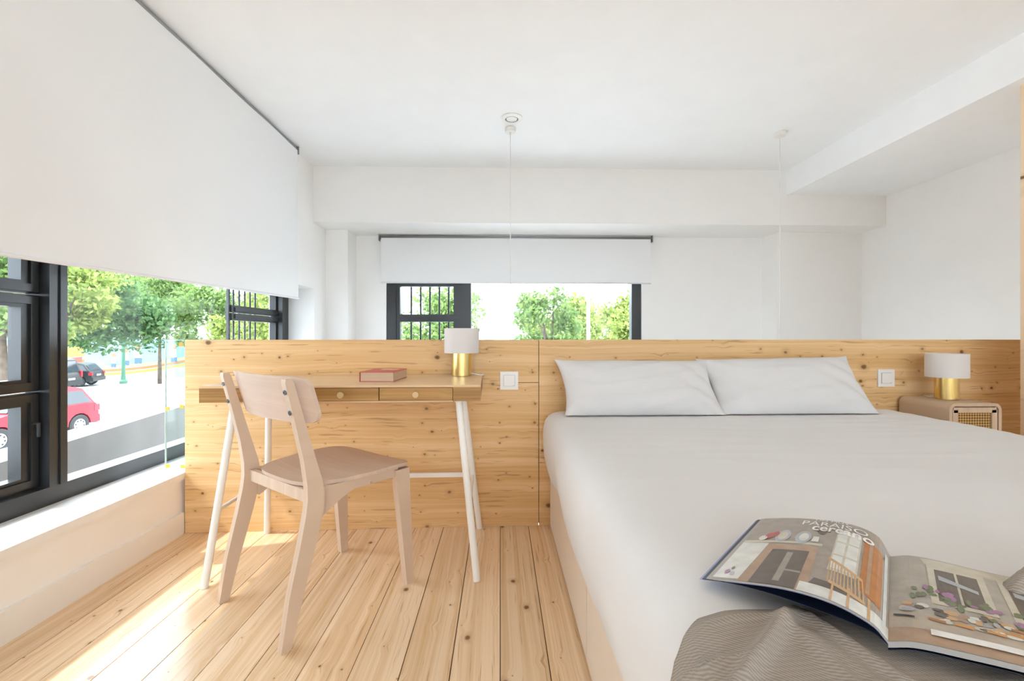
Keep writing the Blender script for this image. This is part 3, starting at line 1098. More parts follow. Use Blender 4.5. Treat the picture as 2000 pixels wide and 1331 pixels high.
FAR_E = [(0.0, 0.535), (0.205, 0.540), (0.25, 0.558), (0.31, 0.566), (0.40, 0.556), (0.50, 0.550), (0.60, 0.570), (0.71, 0.607), (0.9, 0.63), (1.4, 0.64), (2.2, 0.62)]


def interp(tab, x):
    if x <= tab[0][0]:
        return tab[0][1]
    for (a, b), (c, d) in zip(tab, tab[1:]):
        if x <= c:
            t = (x - a) / (c - a)
            t = t * t * (3 - 2 * t)
            return b + (d - b) * t
    return tab[-1][1]


def ridge(x, y, x0, y0, x1, y1, w, h):
    """soft fold of height h along a segment"""
    dx, dy = x1 - x0, y1 - y0
    l2 = dx * dx + dy * dy
    t = max(0.0, min(1.0, ((x - x0) * dx + (y - y0) * dy) / l2))
    d = math.hypot(x - x0 - dx * t, y - y0 - dy * t)
    return h * math.exp(-(d / w) ** 2)


def throw_h(x, y):
    h = 0.007
    h += ridge(x, y, 0.365, 0.556, 0.222, 0.430, 0.0085, 0.013)
    h += ridge(x, y, 0.338, 0.525, 0.345, 0.420, 0.008, 0.007)
    h += ridge(x, y, 0.368, 0.538, 0.395, 0.430, 0.008, 0.007)
    h += ridge(x, y, 0.352, 0.500, 0.372, 0.400, 0.010, 0.005)
    h += ridge(x, y, 0.255, 0.545, 0.33, 0.540, 0.007, 0.006)
    h += ridge(x, y, 0.210, 0.500, 0.262, 0.478, 0.007, 0.006)
    h += ridge(x, y, 0.66, 0.575, 0.9, 0.55, 0.035, 0.038)
    h += ridge(x, y, 0.72, 0.55, 1.3, 0.60, 0.04, 0.016)
    h += 0.003 * max(0, noise.noise(Vector((x * 9, y * 9, 7))))
    return h


S0 = 0.16      # hem hangs down the near side of the mattress
S1 = cum[-1] - 0.1
bm = BM()
nu, nv = 240, 70
lay = bm.loops.layers.uv.verify()
vs, uvs = [], []
for i in range(nu + 1):
    # dense where it is seen
    q = i / nu
    s = S0 + (S1 - S0) * (q ** 1.7)
    x, z, nx, nz_ = bed_at(s)
    row, urow = [], []
    for j in range(nv + 1):
        v = j / nv
        ye = interp(FAR_E, x) + 0.004 * math.sin(s * 40)
        y = BY0 - 0.0 + (ye - BY0) * v
        h = throw_h(x, y) * (0.45 + 0.55 * smoothstep(1.0, 0.93, v)) + 0.002
        side = smoothstep(0.57, 0.45, z)
        h += side * 0.008 * (1 + math.sin(y * 42 + 1.0))
        zt = z + bed_height(x, y) * smoothstep(0.40, 0.56, z)
        row.append(bm.verts.new((x + nx * h, y, zt + nz_ * h)))
        urow.append((s, y))
    vs.append(row)
    uvs.append(urow)
for i in range(nu):
    for j in range(nv):
        f = bm.faces.new((vs[i][j], vs[i + 1][j], vs[i + 1][j + 1], vs[i][j + 1]))
        for lp, (a, b) in zip(f.loops, ((i, j), (i + 1, j), (i + 1, j + 1), (i, j + 1))):
            lp[lay].uv = uvs[a][b]
th = obj('throw_blanket', bm, M_throw, None, smooth=True)
md = th.modifiers.new('thickness', 'SOLIDIFY')
md.thickness = 0.004
md.offset = -1
tag(th, 'taupe woven throw blanket across the foot of the bed under the magazine', 'blanket')

# ------------------------------------------------------------------ magazine
def catmull(tab, u):
    ks = [t[0] for t in tab]
    ps = [Vector(t[1]) for t in tab]
    i = 0
    while i < len(ks) - 2 and u > ks[i + 1]:
        i += 1
    t = (u - ks[i]) / (ks[i + 1] - ks[i])

    def slope(k):
        if k == 0:
            return (ps[1] - ps[0]) / (ks[1] - ks[0])
        if k == len(ks) - 1:
            return (ps[-1] - ps[-2]) / (ks[-1] - ks[-2])
        return (ps[k + 1] - ps[k - 1]) / (ks[k + 1] - ks[k - 1])
    h = ks[i + 1] - ks[i]
    m0, m1 = slope(i) * h, slope(i + 1) * h
    return (2 * t ** 3 - 3 * t ** 2 + 1) * ps[i] + (t ** 3 - 2 * t ** 2 + t) * m0 + (-2 * t ** 3 + 3 * t ** 2) * ps[i + 1] + (t ** 3 - t ** 2) * m1


LB = [(0, (0.284, 0.620, 0.5880)), (0.25, (0.3150, 0.580, 0.6040)), (0.5, (0.345, 0.540, 0.6175)), (0.75, (0.375, 0.503, 0.6215)), (0.92, (0.397, 0.475, 0.6140)), (1.0, (0.405, 0.465, 0.6020))]
LT = [(0, (0.454, 0.780, 0.6040)), (0.25, (0.483, 0.749, 0.6170)), (0.5, (0.512, 0.718, 0.6265)), (0.75, (0.541, 0.687, 0.6310)), (0.92, (0.563, 0.663, 0.6220)), (1.0, (0.572, 0.653, 0.5980))]
RB = [(0, (0.405, 0.465, 0.6020)), (0.1, (0.423, 0.455, 0.6080)), (0.25, (0.451, 0.440, 0.6090)), (0.5, (0.497, 0.412, 0.6100)), (1.0, (0.588, 0.360, 0.604))]
RT = [(0, (0.572, 0.653, 0.5980)), (0.1, (0.590, 0.643, 0.6040)), (0.25, (0.617, 0.628, 0.6040)), (0.5, (0.664, 0.603, 0.5990)), (1.0, (0.755, 0.550, 0.597))]


def left_page(u, v, off=0.0):
    p = catmull(LB, u).lerp(catmull(LT, u), v)
    return p + Vector((0, 0, off))


def right_page(u, v, off=0.0):
    p = catmull(RB, u).lerp(catmull(RT, u), v)
    return p + Vector((0, 0, off))


mag = empty('open_magazine', (0.45, 0.6, BZ), 0, 'open interiors magazine lying spread on the bed over the taupe throw', 'magazine')
M_paper = plain('paper', (0.40, 0.375, 0.35), 0.5, noise_amt=0.02)


def gloss(name, col):
    return plain(name, col, 0.28, noise_amt=0.10, noise_scale=60, spec=0.4)


def sheet(name, fn, mat, parent, thick, nu=40, nv=8, u0=0.0, u1=1.0):
    bm = BM()
    a, b = {}, {}
    for i in range(nu + 1):
        for j in range(nv + 1):
            u, v = u0 + (u1 - u0) * i / nu, j / nv
            t = thick(u) if callable(thick) else thick
            a[i, j] = bm.verts.new(fn(u, v))
            b[i, j] = bm.verts.new(fn(u, v) - Vector((0, 0, t)))
    for i in range(nu):
        for j in range(nv):
            bm.faces.new((a[i, j], a[i + 1, j], a[i + 1, j + 1], a[i, j + 1]))
            bm.faces.new((b[i, j + 1], b[i + 1, j + 1], b[i + 1, j], b[i, j]))
    for i in range(nu):
        for j in (0, nv):
            bm.faces.new((a[i, j], a[i + 1, j], b[i + 1, j], b[i, j]))
    for j in range(nv):
        for i in (0, nu):
            bm.faces.new((a[i, j], a[i, j + 1], b[i, j + 1], b[i, j]))
    return obj(name, bm, mat, parent, smooth=True, auto=0.6)


def print_poly(parent, fn, poly, mat, off=0.0003, name='print'):
    """flat printed patch: polygon in page (u, v), cut fine enough to follow the curve"""
    bm = BM()
    vs_ = [bm.verts.new((u, v, 0)) for u, v in poly]
    bm.faces.new(vs_)
    us = [p[0] for p in poly]
    k = math.ceil(min(us) * 40)
    while k / 40 < max(us):
        bmesh.ops.bisect_plane(bm, geom=bm.verts[:] + bm.edges[:] + bm.faces[:], plane_co=(k / 40, 0, 0), plane_no=(1, 0, 0))
        k += 1
    for v in bm.verts:
        v.co = fn(min(1, max(0, v.co.x)), v.co.y, off)
    return obj(name, bm, mat, parent)


def rect(u0, u1, v0, v1):
    return [(u0, v0), (u1, v0), (u1, v1), (u0, v1)]


def disc(u, v, ru, rv, n=18):
    return [(u + ru * math.cos(6.2832 * k / n), v + rv * math.sin(6.2832 * k / n)) for k in range(n)]


lp = sheet('page_stack', left_page, M_paper, mag, 0.0022)
M_navy = plain('navy_print', (0.006, 0.012, 0.030), 0.35)
cover = sheet('cover', lambda u, v: left_page(u, v, -0.0030 - 0.0125 * math.sin(math.pi * min(1, u ** 1.8)) ) + Vector((-0.004, 0.004, 0)) * (1 - u), M_navy, mag, 0.0006)
under = sheet('under_page', lambda u, v: left_page(u * 1.05 - 0.05, v, -0.0026), gloss('blue_print', (0.20, 0.24, 0.45)), mag, 0.0004, nu=30)
M_pg = gloss('photo_taupe', (0.33, 0.285, 0.24))
M_pgd = gloss('photo_dark', (0.13, 0.105, 0.085))
M_pgw = gloss('photo_white', (0.66, 0.66, 0.62))
M_pgb = gloss('photo_brown', (0.40, 0.27, 0.18))
M_pgo = gloss('photo_rust', (0.42, 0.175, 0.06))
M_pgt = gloss('photo_tan', (0.58, 0.37, 0.19))
M_pgc = gloss('photo_cream', (0.56, 0.52, 0.42))
M_pgr = gloss('photo_red', (0.42, 0.09, 0.10))
M_pgg = gloss('photo_green', (0.16, 0.20, 0.10))
M_pgv = gloss('photo_violet', (0.36, 0.17, 0.33))
M_pgs = gloss('photo_steel', (0.40, 0.42, 0.46))
M_ink = gloss('white_ink', (0.80, 0.79, 0.77))
Lp = left_page
pr = lambda poly, mat, off=0.0003: print_poly(lp, Lp, poly, mat, off)
pr(rect(0.035, 1.0, 0, 1), M_pg, 0.0003)
pr([(0.035, 0.02), (0.20, 0.02), (0.235, 0.54), (0.035, 0.54)], M_pgw, 0.0005)      # white chimney breast
pr([(0.035, 0.54), (0.60, 0.57), (0.60, 0.60), (0.035, 0.575)], M_pgc, 0.0006)      # mantel shelf
pr([(0.20, 0.0), (0.60, 0.0), (0.58, 0.55), (0.235, 0.53)], M_pgb, 0.0005)          # hearth surround
pr([(0.27, 0.0), (0.54, 0.0), (0.535, 0.47), (0.29, 0.45)], M_pgd, 0.0007)          # dark hearth
pr(rect(0.40, 0.44, 0.05, 0.42), M_pg, 0.0009)
pr(rect(0.44, 0.535, 0.18, 0.20), M_pg, 0.0009)
pr(rect(0.55, 1.0, 0.0, 0.10), M_pgw, 0.0006)                                       # pale floor
pr([(0.60, 0.10), (0.80, 0.10), (0.80, 0.16), (0.62, 0.17)], M_pgd, 0.0006)
for (u, v, r1, r2, mt) in ((0.30, 0.67, 0.055, 0.10, M_pgs), (0.30, 0.67, 0.036, 0.065, M_pgc), (0.45, 0.67, 0.055, 0.10, M_pgs), (0.455, 0.67, 0.034, 0.062, M_pgw),
                           (0.565, 0.80, 0.032, 0.058, M_pgd), (0.20, 0.66, 0.030, 0.050, M_pgr), (0.24, 0.69, 0.026, 0.045, M_pgr), (0.16, 0.62, 0.030, 0.04, M_pgw),
                           (0.10, 0.10, 0.016, 0.028, M_pgv), (0.14, 0.08, 0.014, 0.026, M_pgs), (0.12, 0.15, 0.010, 0.02, M_pgg)):
    pr(disc(u, v, r1, r2), mt, 0.0008 if mt in (M_pgs, M_pgd) else 0.001)
pr([(0.515, 0.62), (0.565, 0.62), (0.56, 0.70), (0.52, 0.70)], M_pgw, 0.0009)
pr(rect(0.675, 0.83, 0.30, 0.86), M_pgc, 0.0005)                                    # french doors
for (a, b) in ((0.685, 0.745), (0.760, 0.82)):
    for k in range(3):
        pr(rect(a, b, 0.33 + 0.18 * k, 0.49 + 0.18 * k), M_pgw, 0.0007)
pr([(0.845, 0.22), (0.955, 0.16), (0.955, 0.80), (0.845, 0.84)], M_pgo, 0.0006)     # curtain
pr(rect(0.875, 0.895, 0.22, 0.82), M_pgb, 0.0008)
pr(rect(0.965, 0.985, 0.05, 0.9), M_pgw, 0.0006)
pr([(0.665, 0.42), (0.86, 0.30), (0.86, 0.33), (0.665, 0.45)], M_pgt, 0.0009)       # rattan bench back rail
pr([(0.70, 0.16), (0.88, 0.10), (0.88, 0.13), (0.70, 0.19)], M_pgt, 0.0009)
for k in range(11):
    u = 0.675 + 0.018 * k
    pr([(u, 0.425 - 0.62 * (u - 0.675)), (u + 0.006, 0.425 - 0.62 * (u - 0.675)), (u + 0.022, 0.17 - 0.33 * (u - 0.675)), (u + 0.016, 0.17 - 0.33 * (u - 0.675))], M_pgt, 0.0009)
for u in (0.72, 0.80, 0.89):
    pr([(u, 0.18), (u + 0.012, 0.18), (u + 0.018, 0.0), (u + 0.006, 0.0)], M_pgt, 0.0010)


def page_text(txt, u0, u1, v0, v1, fn, parent, mat, bold=0.0):
    cu = bpy.data.curves.new('lettering', 'FONT')
    cu.body = txt
    cu.resolution_u = 3
    cu.offset = bold
    ob = bpy.data.objects.new('lettering', cu)
    C.objects.link(ob)
    dg = bpy.context.evaluated_depsgraph_get()
    me = bpy.data.meshes.new_from_object(ob.evaluated_get(dg))
    bpy.data.objects.remove(ob)
    bpy.data.curves.remove(cu)
    bm = BM()
    bm.from_mesh(me)
    bpy.data.meshes.remove(me)
    xs = [v.co.x for v in bm.verts]
    ys = [v.co.y for v in bm.verts]
    for v in bm.verts:
        u = u0 + (u1 - u0) * (v.co.x - min(xs)) / (max(xs) - min(xs))
        w = v0 + (v1 - v0) * (v.co.y - min(ys)) / (max(ys) - min(ys))
        v.co = fn(u, w, 0.0013)
    return obj('lettering', bm, mat, parent)


page_text('UN MUY', 0.48, 0.74, 0.962, 0.988, Lp, lp, M_ink)
page_text('PARAISO', 0.39, 0.86, 0.880, 0.950, Lp, lp, M_ink)
page_text('cercano', 0.48, 0.90, 0.795, 0.868, Lp, lp, M_ink, 0.02)

rp = sheet('page_stack', right_page, M_paper, mag, lambda u: 0.0065 - 0.002 * u, nu=40)
Rp = right_page
pr = lambda poly, mat, off=0.0003: print_poly(rp, Rp, poly, mat, off)
sheet('cover', lambda u, v: right_page(u, v, -0.0085 + 0.002 * u), M_navy, mag, 0.0006)
pr(rect(0.0, 1.0, 0, 1), gloss('photo_greybeige', (0.40, 0.37, 0.32)), 0.0003)
pr([(0.16, 0.98), (1.0, 1.0), (1.0, 0.88), (0.18, 0.90)], M_pgc, 0.0005)
pr([(0.0, 0.0), (1.0, 0.0), (1.0, 0.16), (0.0, 0.16)], M_pgb, 0.0005)
pr([(0.0, 0.12), (1.0, 0.14), (1.0, 0.34), (0.0, 0.26)], gloss('photo_table', (0.45, 0.38, 0.30)), 0.0006)
for (a, b) in ((0.19, 0.46), (0.52, 0.80)):
    pr(rect(a, b, 0.40, 0.90), M_pgc, 0.0007)
    pr(rect(a + 0.035, (a + b) / 2 - 0.006, 0.44, 0.84), M_pgd, 0.0009)
    pr(rect((a + b) / 2 + 0.006, b - 0.035, 0.44, 0.84), M_pgd, 0.0009)
    pr([(a + 0.05, 0.70), (b - 0.05, 0.62), (b - 0.05, 0.66), (a + 0.05, 0.76)], M_pgs, 0.0011)
r3 = random.Random(5)
for k in range(46):
    u = r3.uniform(0.10, 0.62)
    v = 0.50 - 0.20 * (u - 0.1) + r3.uniform(-0.09, 0.09)
    pr(disc(u, v, r3.uniform(0.010, 0.026), r3.uniform(0.014, 0.034), 7), r3.choice((M_pgg, M_pgg, M_pgv, M_pgg)), 0.0011 + 0.0001 * (k % 4))
for k in range(60):
    u = r3.uniform(0.05, 0.95)
    v = 0.30 + r3.uniform(-0.08, 0.08)
    pr(disc(u, v, r3.uniform(0.012, 0.035), r3.uniform(0.012, 0.030), 7), r3.choice((M_pgw, M_pgw, M_pgs, M_pgt, M_pgb, M_pgd, M_pgc)), 0.0011 + 0.0001 * (k % 5))
for k in range(7):
    u = r3.uniform(0.1, 0.8)
    v = 0.24 + r3.uniform(-0.03, 0.05)
    pr([(u, v), (u + 0.07, v - 0.01), (u + 0.07, v + 0.015), (u, v + 0.02)], M_pgo if k % 2 else gloss('photo_orange', (0.62, 0.28, 0.06)), 0.0017)
pr([(0.17, 0.075), (0.66, 0.075), (0.66, 0.125), (0.17, 0.125)], M_ink, 0.0019)
pr([(0.02, 0.23), (0.11, 0.21), (0.11, 0.225), (0.02, 0.245)], M_navy, 0.0016)


# ------------------------------------------------------------------ lamps
def table_lamp(loc, label):
    t = empty('table_lamp', loc, 0, label, 'lamp', 'brass table lamps')
    obj('base', lathe(BM(), [(0, 0), (0.043, 0), (0.045, 0.002), (0.045, 0.113), (0.043, 0.115), (0, 0.115)], 0, 0, 0, 64), M_brass, t, local=True, smooth=True, auto=0.6)
    obj('shade', lathe(BM(), [(0.0785, 0.106), (0.080, 0.106), (0.080, 0.219), (0.0785, 0.219)], 0, 0, 0, 64, close=True), M_shade, t, local=True, smooth=True, auto=0.6)
    bm = BM()
    for k in range(3):
        a = k * 2.094 + 0.5
        tube(bm, [(0.012 * math.cos(a), 0.012 * math.sin(a), 0.150), (0.079 * math.cos(a), 0.079 * math.sin(a), 0.205)], 0.0015, 6)
    obj('spider_fitting', bm, M_steel, t, local=True)
    obj('socket', lathe(BM(), [(0, 0.115), (0.015, 0.115), (0.015, 0.150), (0, 0.150)], 0, 0, 0, 20), M_plastic, t, local=True, smooth=True, auto=0.6)
    obj('bulb', lathe(BM(), [(0, 0.150), (0.010, 0.150), (0.018, 0.170), (0.020, 0.182), (0.014, 0.198), (0, 0.203)], 0, 0, 0, 20), M_plastic, t, local=True, smooth=True)
    return t


l1 = table_lamp((-0.178, 2.112, 0.7412), 'small brass lamp with white drum shade standing on the desk')
obj('cord', tube(BM(), [(0.044, 0.0, 0.012), (0.06, 0.006, 0.008), (0.085, 0.0, 0.004), (0.100, 0.012, 0.003), (0.098, 0.045, 0.003), (0.095, 0.0755, 0.003)], 0.0025, 8), M_plastic, l1, local=True, smooth=True)
l2 = table_lamp((2.140, 2.128, 0.6225), 'small brass lamp with white drum shade standing on the nightstand')
obj('cord', tube(BM(), [(-0.03, 0.034, 0.010), (-0.02, 0.07, 0.004), (-0.01, 0.115, 0.003)], 0.0025, 8), M_plastic, l2, local=True, smooth=True)

# ------------------------------------------------------------------ nightstand
ns = empty('nightstand', (2.136, 2.12, 0), 0, 'pale oak nightstand with rounded top and cane drawer front', 'nightstand')
X0, X1, Y0, Y1, ZT = 2.016, 2.258, 1.992, 2.25, 0.622


def round_shell(z0, z1, y0, y1, t, r):
    """inverted U shell with rounded shoulders, extruded in y"""
    out, inn = [], []
    for (cx, a0, a1) in ((X0 + r, math.pi, math.pi / 2), (X1 - r, math.pi / 2, 0)):
        for k in range(9):
            a = a0 + (a1 - a0) * k / 8
            out.append((cx + r * math.cos(a), z1 - r + r * math.sin(a)))
            inn.append((cx + (r - t) * math.cos(a), z1 - r + (r - t) * math.sin(a)))
    prof = [(X0, z0)] + out + [(X1, z0), (X1 - t, z0)] + inn[::-1] + [(X0 + t, z0)]
    return prism(BM(), [(x, y0, z) for x, z in prof], (0, y1 - y0, 0))


obj('shell', round_shell(0.16, ZT, Y0, Y1, 0.014, 0.030), M_night, ns, bevel=0.001, smooth=True, auto=0.5)
obj('bottom_panel', nbox(X0 + 0.014, X1 - 0.014, Y0 + 0.004, Y1, 0.16, 0.174), M_night, ns)
obj('back_panel', nbox(X0 + 0.014, X1 - 0.014, Y1 - 0.008, Y1, 0.174, ZT - 0.03), M_night, ns)
for i in range(2):
    z1 = ZT - 0.0185 - i * 0.215
    z0 = z1 - 0.205
    a, b = X0 + 0.0185, X1 - 0.0185
    t = 0.024
    bm = BM()
    box(bm, a, a + t, Y0 + 0.002, Y0 + 0.018, z0, z1 - 0.012)
    box(bm, b - t, b, Y0 + 0.002, Y0 + 0.018, z0, z1 - 0.012)
    box(bm, a + t, b - t, Y0 + 0.002, Y0 + 0.018, z0, z0 + t)
    box(bm, a + 0.004, b - 0.004, Y0 + 0.002, Y0 + 0.018, z1 - t, z1)
    d = obj('drawer', bm, M_night, ns)
    bm = BM()
    grid(bm, 2, 2, lambda u, v: Vector((a + t + (b - a - 2 * t) * u, Y0 + 0.009, z0 + t + (z1 - z0 - 2 * t) * v)), uvscale=((b - a - 2 * t) / 0.16, (z1 - z0 - 2 * t) / 0.16))
    obj('cane_panel', bm, M_rattan, d)
    obj('drawer_box', nbox(a + 0.004, b - 0.004, Y0 + 0.018, Y1 - 0.02, z0 + 0.01, z1 - 0.02), M_dark, d)
for (x, y) in ((X0 + 0.03, Y0 + 0.03), (X1 - 0.03, Y0 + 0.03), (X0 + 0.03, Y1 - 0.03), (X1 - 0.03, Y1 - 0.03)):
    obj('leg', tube(BM(), [(x, y, 0.162), (x, y, 0.0)], [0.016, 0.010], 14), M_night, ns, smooth=True, auto=0.8)

# ------------------------------------------------------------------ book on the desk
bk_ = empty('hardback_book', (-0.489, 1.942, 0.7412), -0.045, 'thick book with a red cover lying on the desk', 'book')
M_red = plain('red_cover', (0.52, 0.085, 0.075), 0.45, noise_amt=0.06, noise_scale=20)
M_pages = wood('page_edges', 0, 2, (0.60, 0.45, 0.32), (0.52, 0.37, 0.25), (0.36, 0.25, 0.15), knots=0, grain=600, tone=0.0, rand=False)
w_, d_ = 0.068, 0.108
obj('page_block', nbox(-w_ + 0.002, w_ - 0.002, -d_ + 0.002, d_ - 0.002, 0.0022, 0.0370), M_pages, bk_, local=True)
co = obj('cover', nbox(-w_, w_, -d_, d_, 0.0370, 0.0392), M_red, bk_, local=True, bevel=0.0006)
obj('cover', nbox(-w_, w_, -d_, d_, 0.0, 0.0022), M_red, bk_, local=True, bevel=0.0006)
obj('spine', nbox(-w_ - 0.0022, -w_, -d_, d_, 0.0, 0.0392), M_red, bk_, local=True, bevel=0.0006)
obj('title_panel', nbox(-0.025, 0.045, 0.02, 0.075, 0.0392, 0.0394), plain('title_cream', (0.70, 0.45, 0.30), 0.5), co, local=True)

# ------------------------------------------------------------------ ceiling fittings
dl = empty('ceiling_downlight', (0.072, 2.84, ZC), 0, 'round white recessed downlight in the ceiling above the bed head', 'downlight')
obj('trim_ring', lathe(BM(), [(0.040, 0.0), (0.067, 0.0), (0.066, -0.006), (0.044, -0.012), (0.040, -0.010)], 0, 0, 0, 48, close=True), M_whitemetal, dl, local=True, smooth=True, auto=0.5)
obj('reflector', lathe(BM(), [(0.0395, -0.010), (0.0385, -0.004), (0.036, -0.0005)], 0, 0, 0, 48), M_grey_metal, dl, local=True, smooth=True)
obj('lens', lathe(BM(), [(0, -0.0125), (0.020, -0.0122), (0.034, -0.0095), (0.034, -0.001), (0, -0.001)], 0, 0, 0, 40), M_plastic, dl, local=True, smooth=True, auto=0.6)


FILL_W = 26.0  # unseen lit bulbs added to the cords to brighten the far end
M_fill_bulb, nt_, p_ = new_mat('fill_bulb_glow')
p_.inputs['Base Color'].default_value = (0.9, 0.88, 0.84, 1)
p_.inputs['Emission Color'].default_value = (1.0, 0.90, 0.78, 1)
p_.inputs['Emission Strength'].default_value = 6.0  # added glow, hidden behind the headboard


def pendant(x, y, label):
    p = empty('pendant_lamp', (x, y, ZC), 0, label, 'pendant lamp', 'pendant cords from the ceiling')
    obj('canopy', lathe(BM(), [(0, 0), (0.036, 0), (0.037, -0.004), (0.036, -0.024), (0.033, -0.027), (0.006, -0.0275), (0.005, -0.040), (0, -0.040)], 0, 0, 0, 40), M_whitemetal, p, local=True, smooth=True, auto=0.6)
    zb = -1.93
    obj('cord', tube(BM(), [(0, 0, -0.035), (0.001, 0.0, -1.0), (0, 0, zb)], 0.0028, 8), M_whitemetal, p, local=True, smooth=True)
    obj('lamp_holder', lathe(BM(), [(0, zb + 0.01), (0.010, zb + 0.01), (0.022, zb - 0.01), (0.022, zb - 0.06), (0, zb - 0.06)], 0, 0, 0, 24), M_whitemetal, p, local=True, smooth=True, auto=0.6)
    obj('bulb', lathe(BM(), [(0.022, zb - 0.058)] + [(0.060 * math.sin(a * math.pi / 12), zb - 0.115 + 0.060 * math.cos(a * math.pi / 12)) for a in range(2, 12)] + [(0, zb - 0.175)], 0, 0, 0, 28),
        M_fill_bulb, p, local=True, smooth=True)  # lit bulb added at the cord end, out of view
    ld = bpy.data.lights.new('added_fill_light', 'POINT')  # added fill light inside the hidden bulb
    ld.energy = FILL_W
    ld.color = (1.0, 0.90, 0.78)
    ld.shadow_soft_size = 0.064
    lo = bpy.data.objects.new('added_fill_light', ld)
    lo.location = (0, 0, zb - 0.115)
    link(lo, p)
    return p


pendant(0.066, 2.985, 'thin white pendant cord hanging in front of the far window, below the downlight')
pendant(1.872, 3.00, 'thin white pendant cord hanging from the ceiling near the soffit')

# ------------------------------------------------------------------ outdoors: street side
ZS = -2.0
tag(obj('street', nbox(-90, 90, -60, 120, ZS - 0.1, ZS - 0.001), M_asphalt), 'sunlit street outside the windows', 'street', kind='structure')
tag(obj('parapet_wall', hexa(BM(), [(-2.17, 0.65, ZS), (-3.42, 6.7, ZS), (-3.67, 6.7, ZS), (-2.42, 0.65, ZS),
                                     (-2.17, 0.65, 0.285), (-3.42, 6.7, 0.285), (-3.67, 6.7, 0.285), (-2.42, 0.65, 0.285)]), M_concrete),
    'plain grey concrete parapet just outside the street window', 'wall')

# mural wall across the street
m0, m1 = cam_pt(-140, 659, 29.0), cam_pt(470, 659, 33.0)
mdir = (m1 - m0)
mlen = mdir.length
mrot = math.atan2(mdir.y, mdir.x)
mw = empty('mural_wall', (m0.x, m0.y, ZS), mrot, 'long street wall painted with a bright blue and yellow mural', 'wall')
MH = 2.78
obj('masonry', nbox(0, mlen, 0, 0.25, 0, MH), plain('mural_sky_blue', (0.20, 0.33, 0.38), 0.85, noise_amt=0.12, noise_scale=1.0), mw, local=True)
obj('coping', nbox(-0.05, mlen + 0.05, -0.05, 0.3, MH, MH + 0.08), plain('coping_stone', (0.36, 0.30, 0.28), 0.8), mw, local=True)


def paint(poly, col, dy=0.004, name='painted_shape'):
    key = 'mural_%02x%02x%02x' % tuple(int(255 * c) for c in col)
    mt = bpy.data.materials.get(key) or plain(key, col, 0.85, noise_amt=0.08, noise_scale=2)
    bm = prism(BM(), [(x, -dy, z) for x, z in poly], (0, dy + 0.002, 0))
    obj(name, bm, mt, mw, local=True)


def murx(px):
    """distance along the wall that is seen near image column px"""
    best, bx = 1e9, 0
    for k in range(0, 1001):
        p = m0 + mdir * (k / 1000)
        d = p.x * SIN + p.y * COS
        q = 1000 + F_PX * (p.x * COS - p.y * SIN) / d
        if abs(q - px) < best:
            best, bx = abs(q - px), mlen * k / 1000
    return bx


white, yel, ora, red_, blu, skin, grn = (0.34, 0.35, 0.34), (0.42, 0.30, 0.06), (0.42, 0.15, 0.05), (0.30, 0.085, 0.06), (0.07, 0.13, 0.28), (0.35, 0.17, 0.10), (0.14, 0.22, 0.08)
a, b, c, d, e, g = murx(-60), murx(30), murx(165), murx(200), murx(318), murx(430)
paint([(a, 0.0), (g, 0.0), (g, 0.75), (e, 0.85), (d, 0.6), (c, 0.5), (b, 0.5), (a, 0.5)], white, 0.003)
for k in range(5):
    z = 0.55 + 0.42 * k
    paint([(a, z), (b, z - 0.1), (c, z + 0.25), (c, z + 0.45), (b, z + 0.12), (a, z + 0.2)], (yel, ora, yel, ora, red_)[k], 0.006)
paint([(murx(131), 1.55), (murx(150), 1.75), (murx(185), 2.45), (murx(131), 2.25)], yel, 0.009)
paint([(murx(135), 1.05), (murx(160), 1.1), (murx(160), 1.6), (murx(135), 1.5)], red_, 0.010)
for (dz, cl) in ((0.0, ora), (-0.24, yel), (0.22, (0.42, 0.34, 0.16))):
    top_, bot_ = [], []
    for k in range(13):
        t = k / 12
        x = d + (g - d) * t
        z = 0.55 + dz + 1.15 * t ** 1.8
        top_.append((x, z + 0.17))
        bot_.append((x, z))
    paint(bot_ + top_[::-1], cl, 0.007)
for (px, z, s) in ((222, 0.72, 0.85), (246, 0.80, 1.1), (270, 0.9, 1.25), (340, 1.0, 1.1)):
    x = murx(px)
    paint([(x - 0.18 * s, z + 0.45 * s), (x + 0.18 * s, z + 0.45 * s), (x + 0.15 * s, z + 0.95 * s), (x - 0.15 * s, z + 0.95 * s)], white, 0.012, 'painted_shirt')
    paint([(x - 0.17 * s, z + 0.15 * s), (x - 0.02 * s, z + 0.15 * s), (x, z + 0.3 * s), (x + 0.02 * s, z + 0.15 * s), (x + 0.17 * s, z + 0.15 * s), (x + 0.17 * s, z + 0.46 * s), (x - 0.17 * s, z + 0.46 * s)], blu, 0.012, 'painted_shorts')
    paint([(x + 0.16 * s * math.cos(k * 0.6283), z + 1.12 * s + 0.17 * s * math.sin(k * 0.6283)) for k in range(10)], skin, 0.012, 'painted_head')
kb = obj('kerb', hexa(BM(), [(m0.x, m0.y - 1.6, ZS), (m1.x, m1.y - 1.6, ZS), (m1.x, m1.y - 0.02, ZS), (m0.x, m0.y - 0.02, ZS),
                            (m0.x, m0.y - 1.6, ZS + 0.13), (m1.x, m1.y - 1.6, ZS + 0.13), (m1.x, m1.y - 0.02, ZS + 0.13), (m0.x, m0.y - 0.02, ZS + 0.13)]), M_kerb)
tag(kb, 'pale pavement strip with kerb in front of the painted wall', 'pavement', kind='structure')


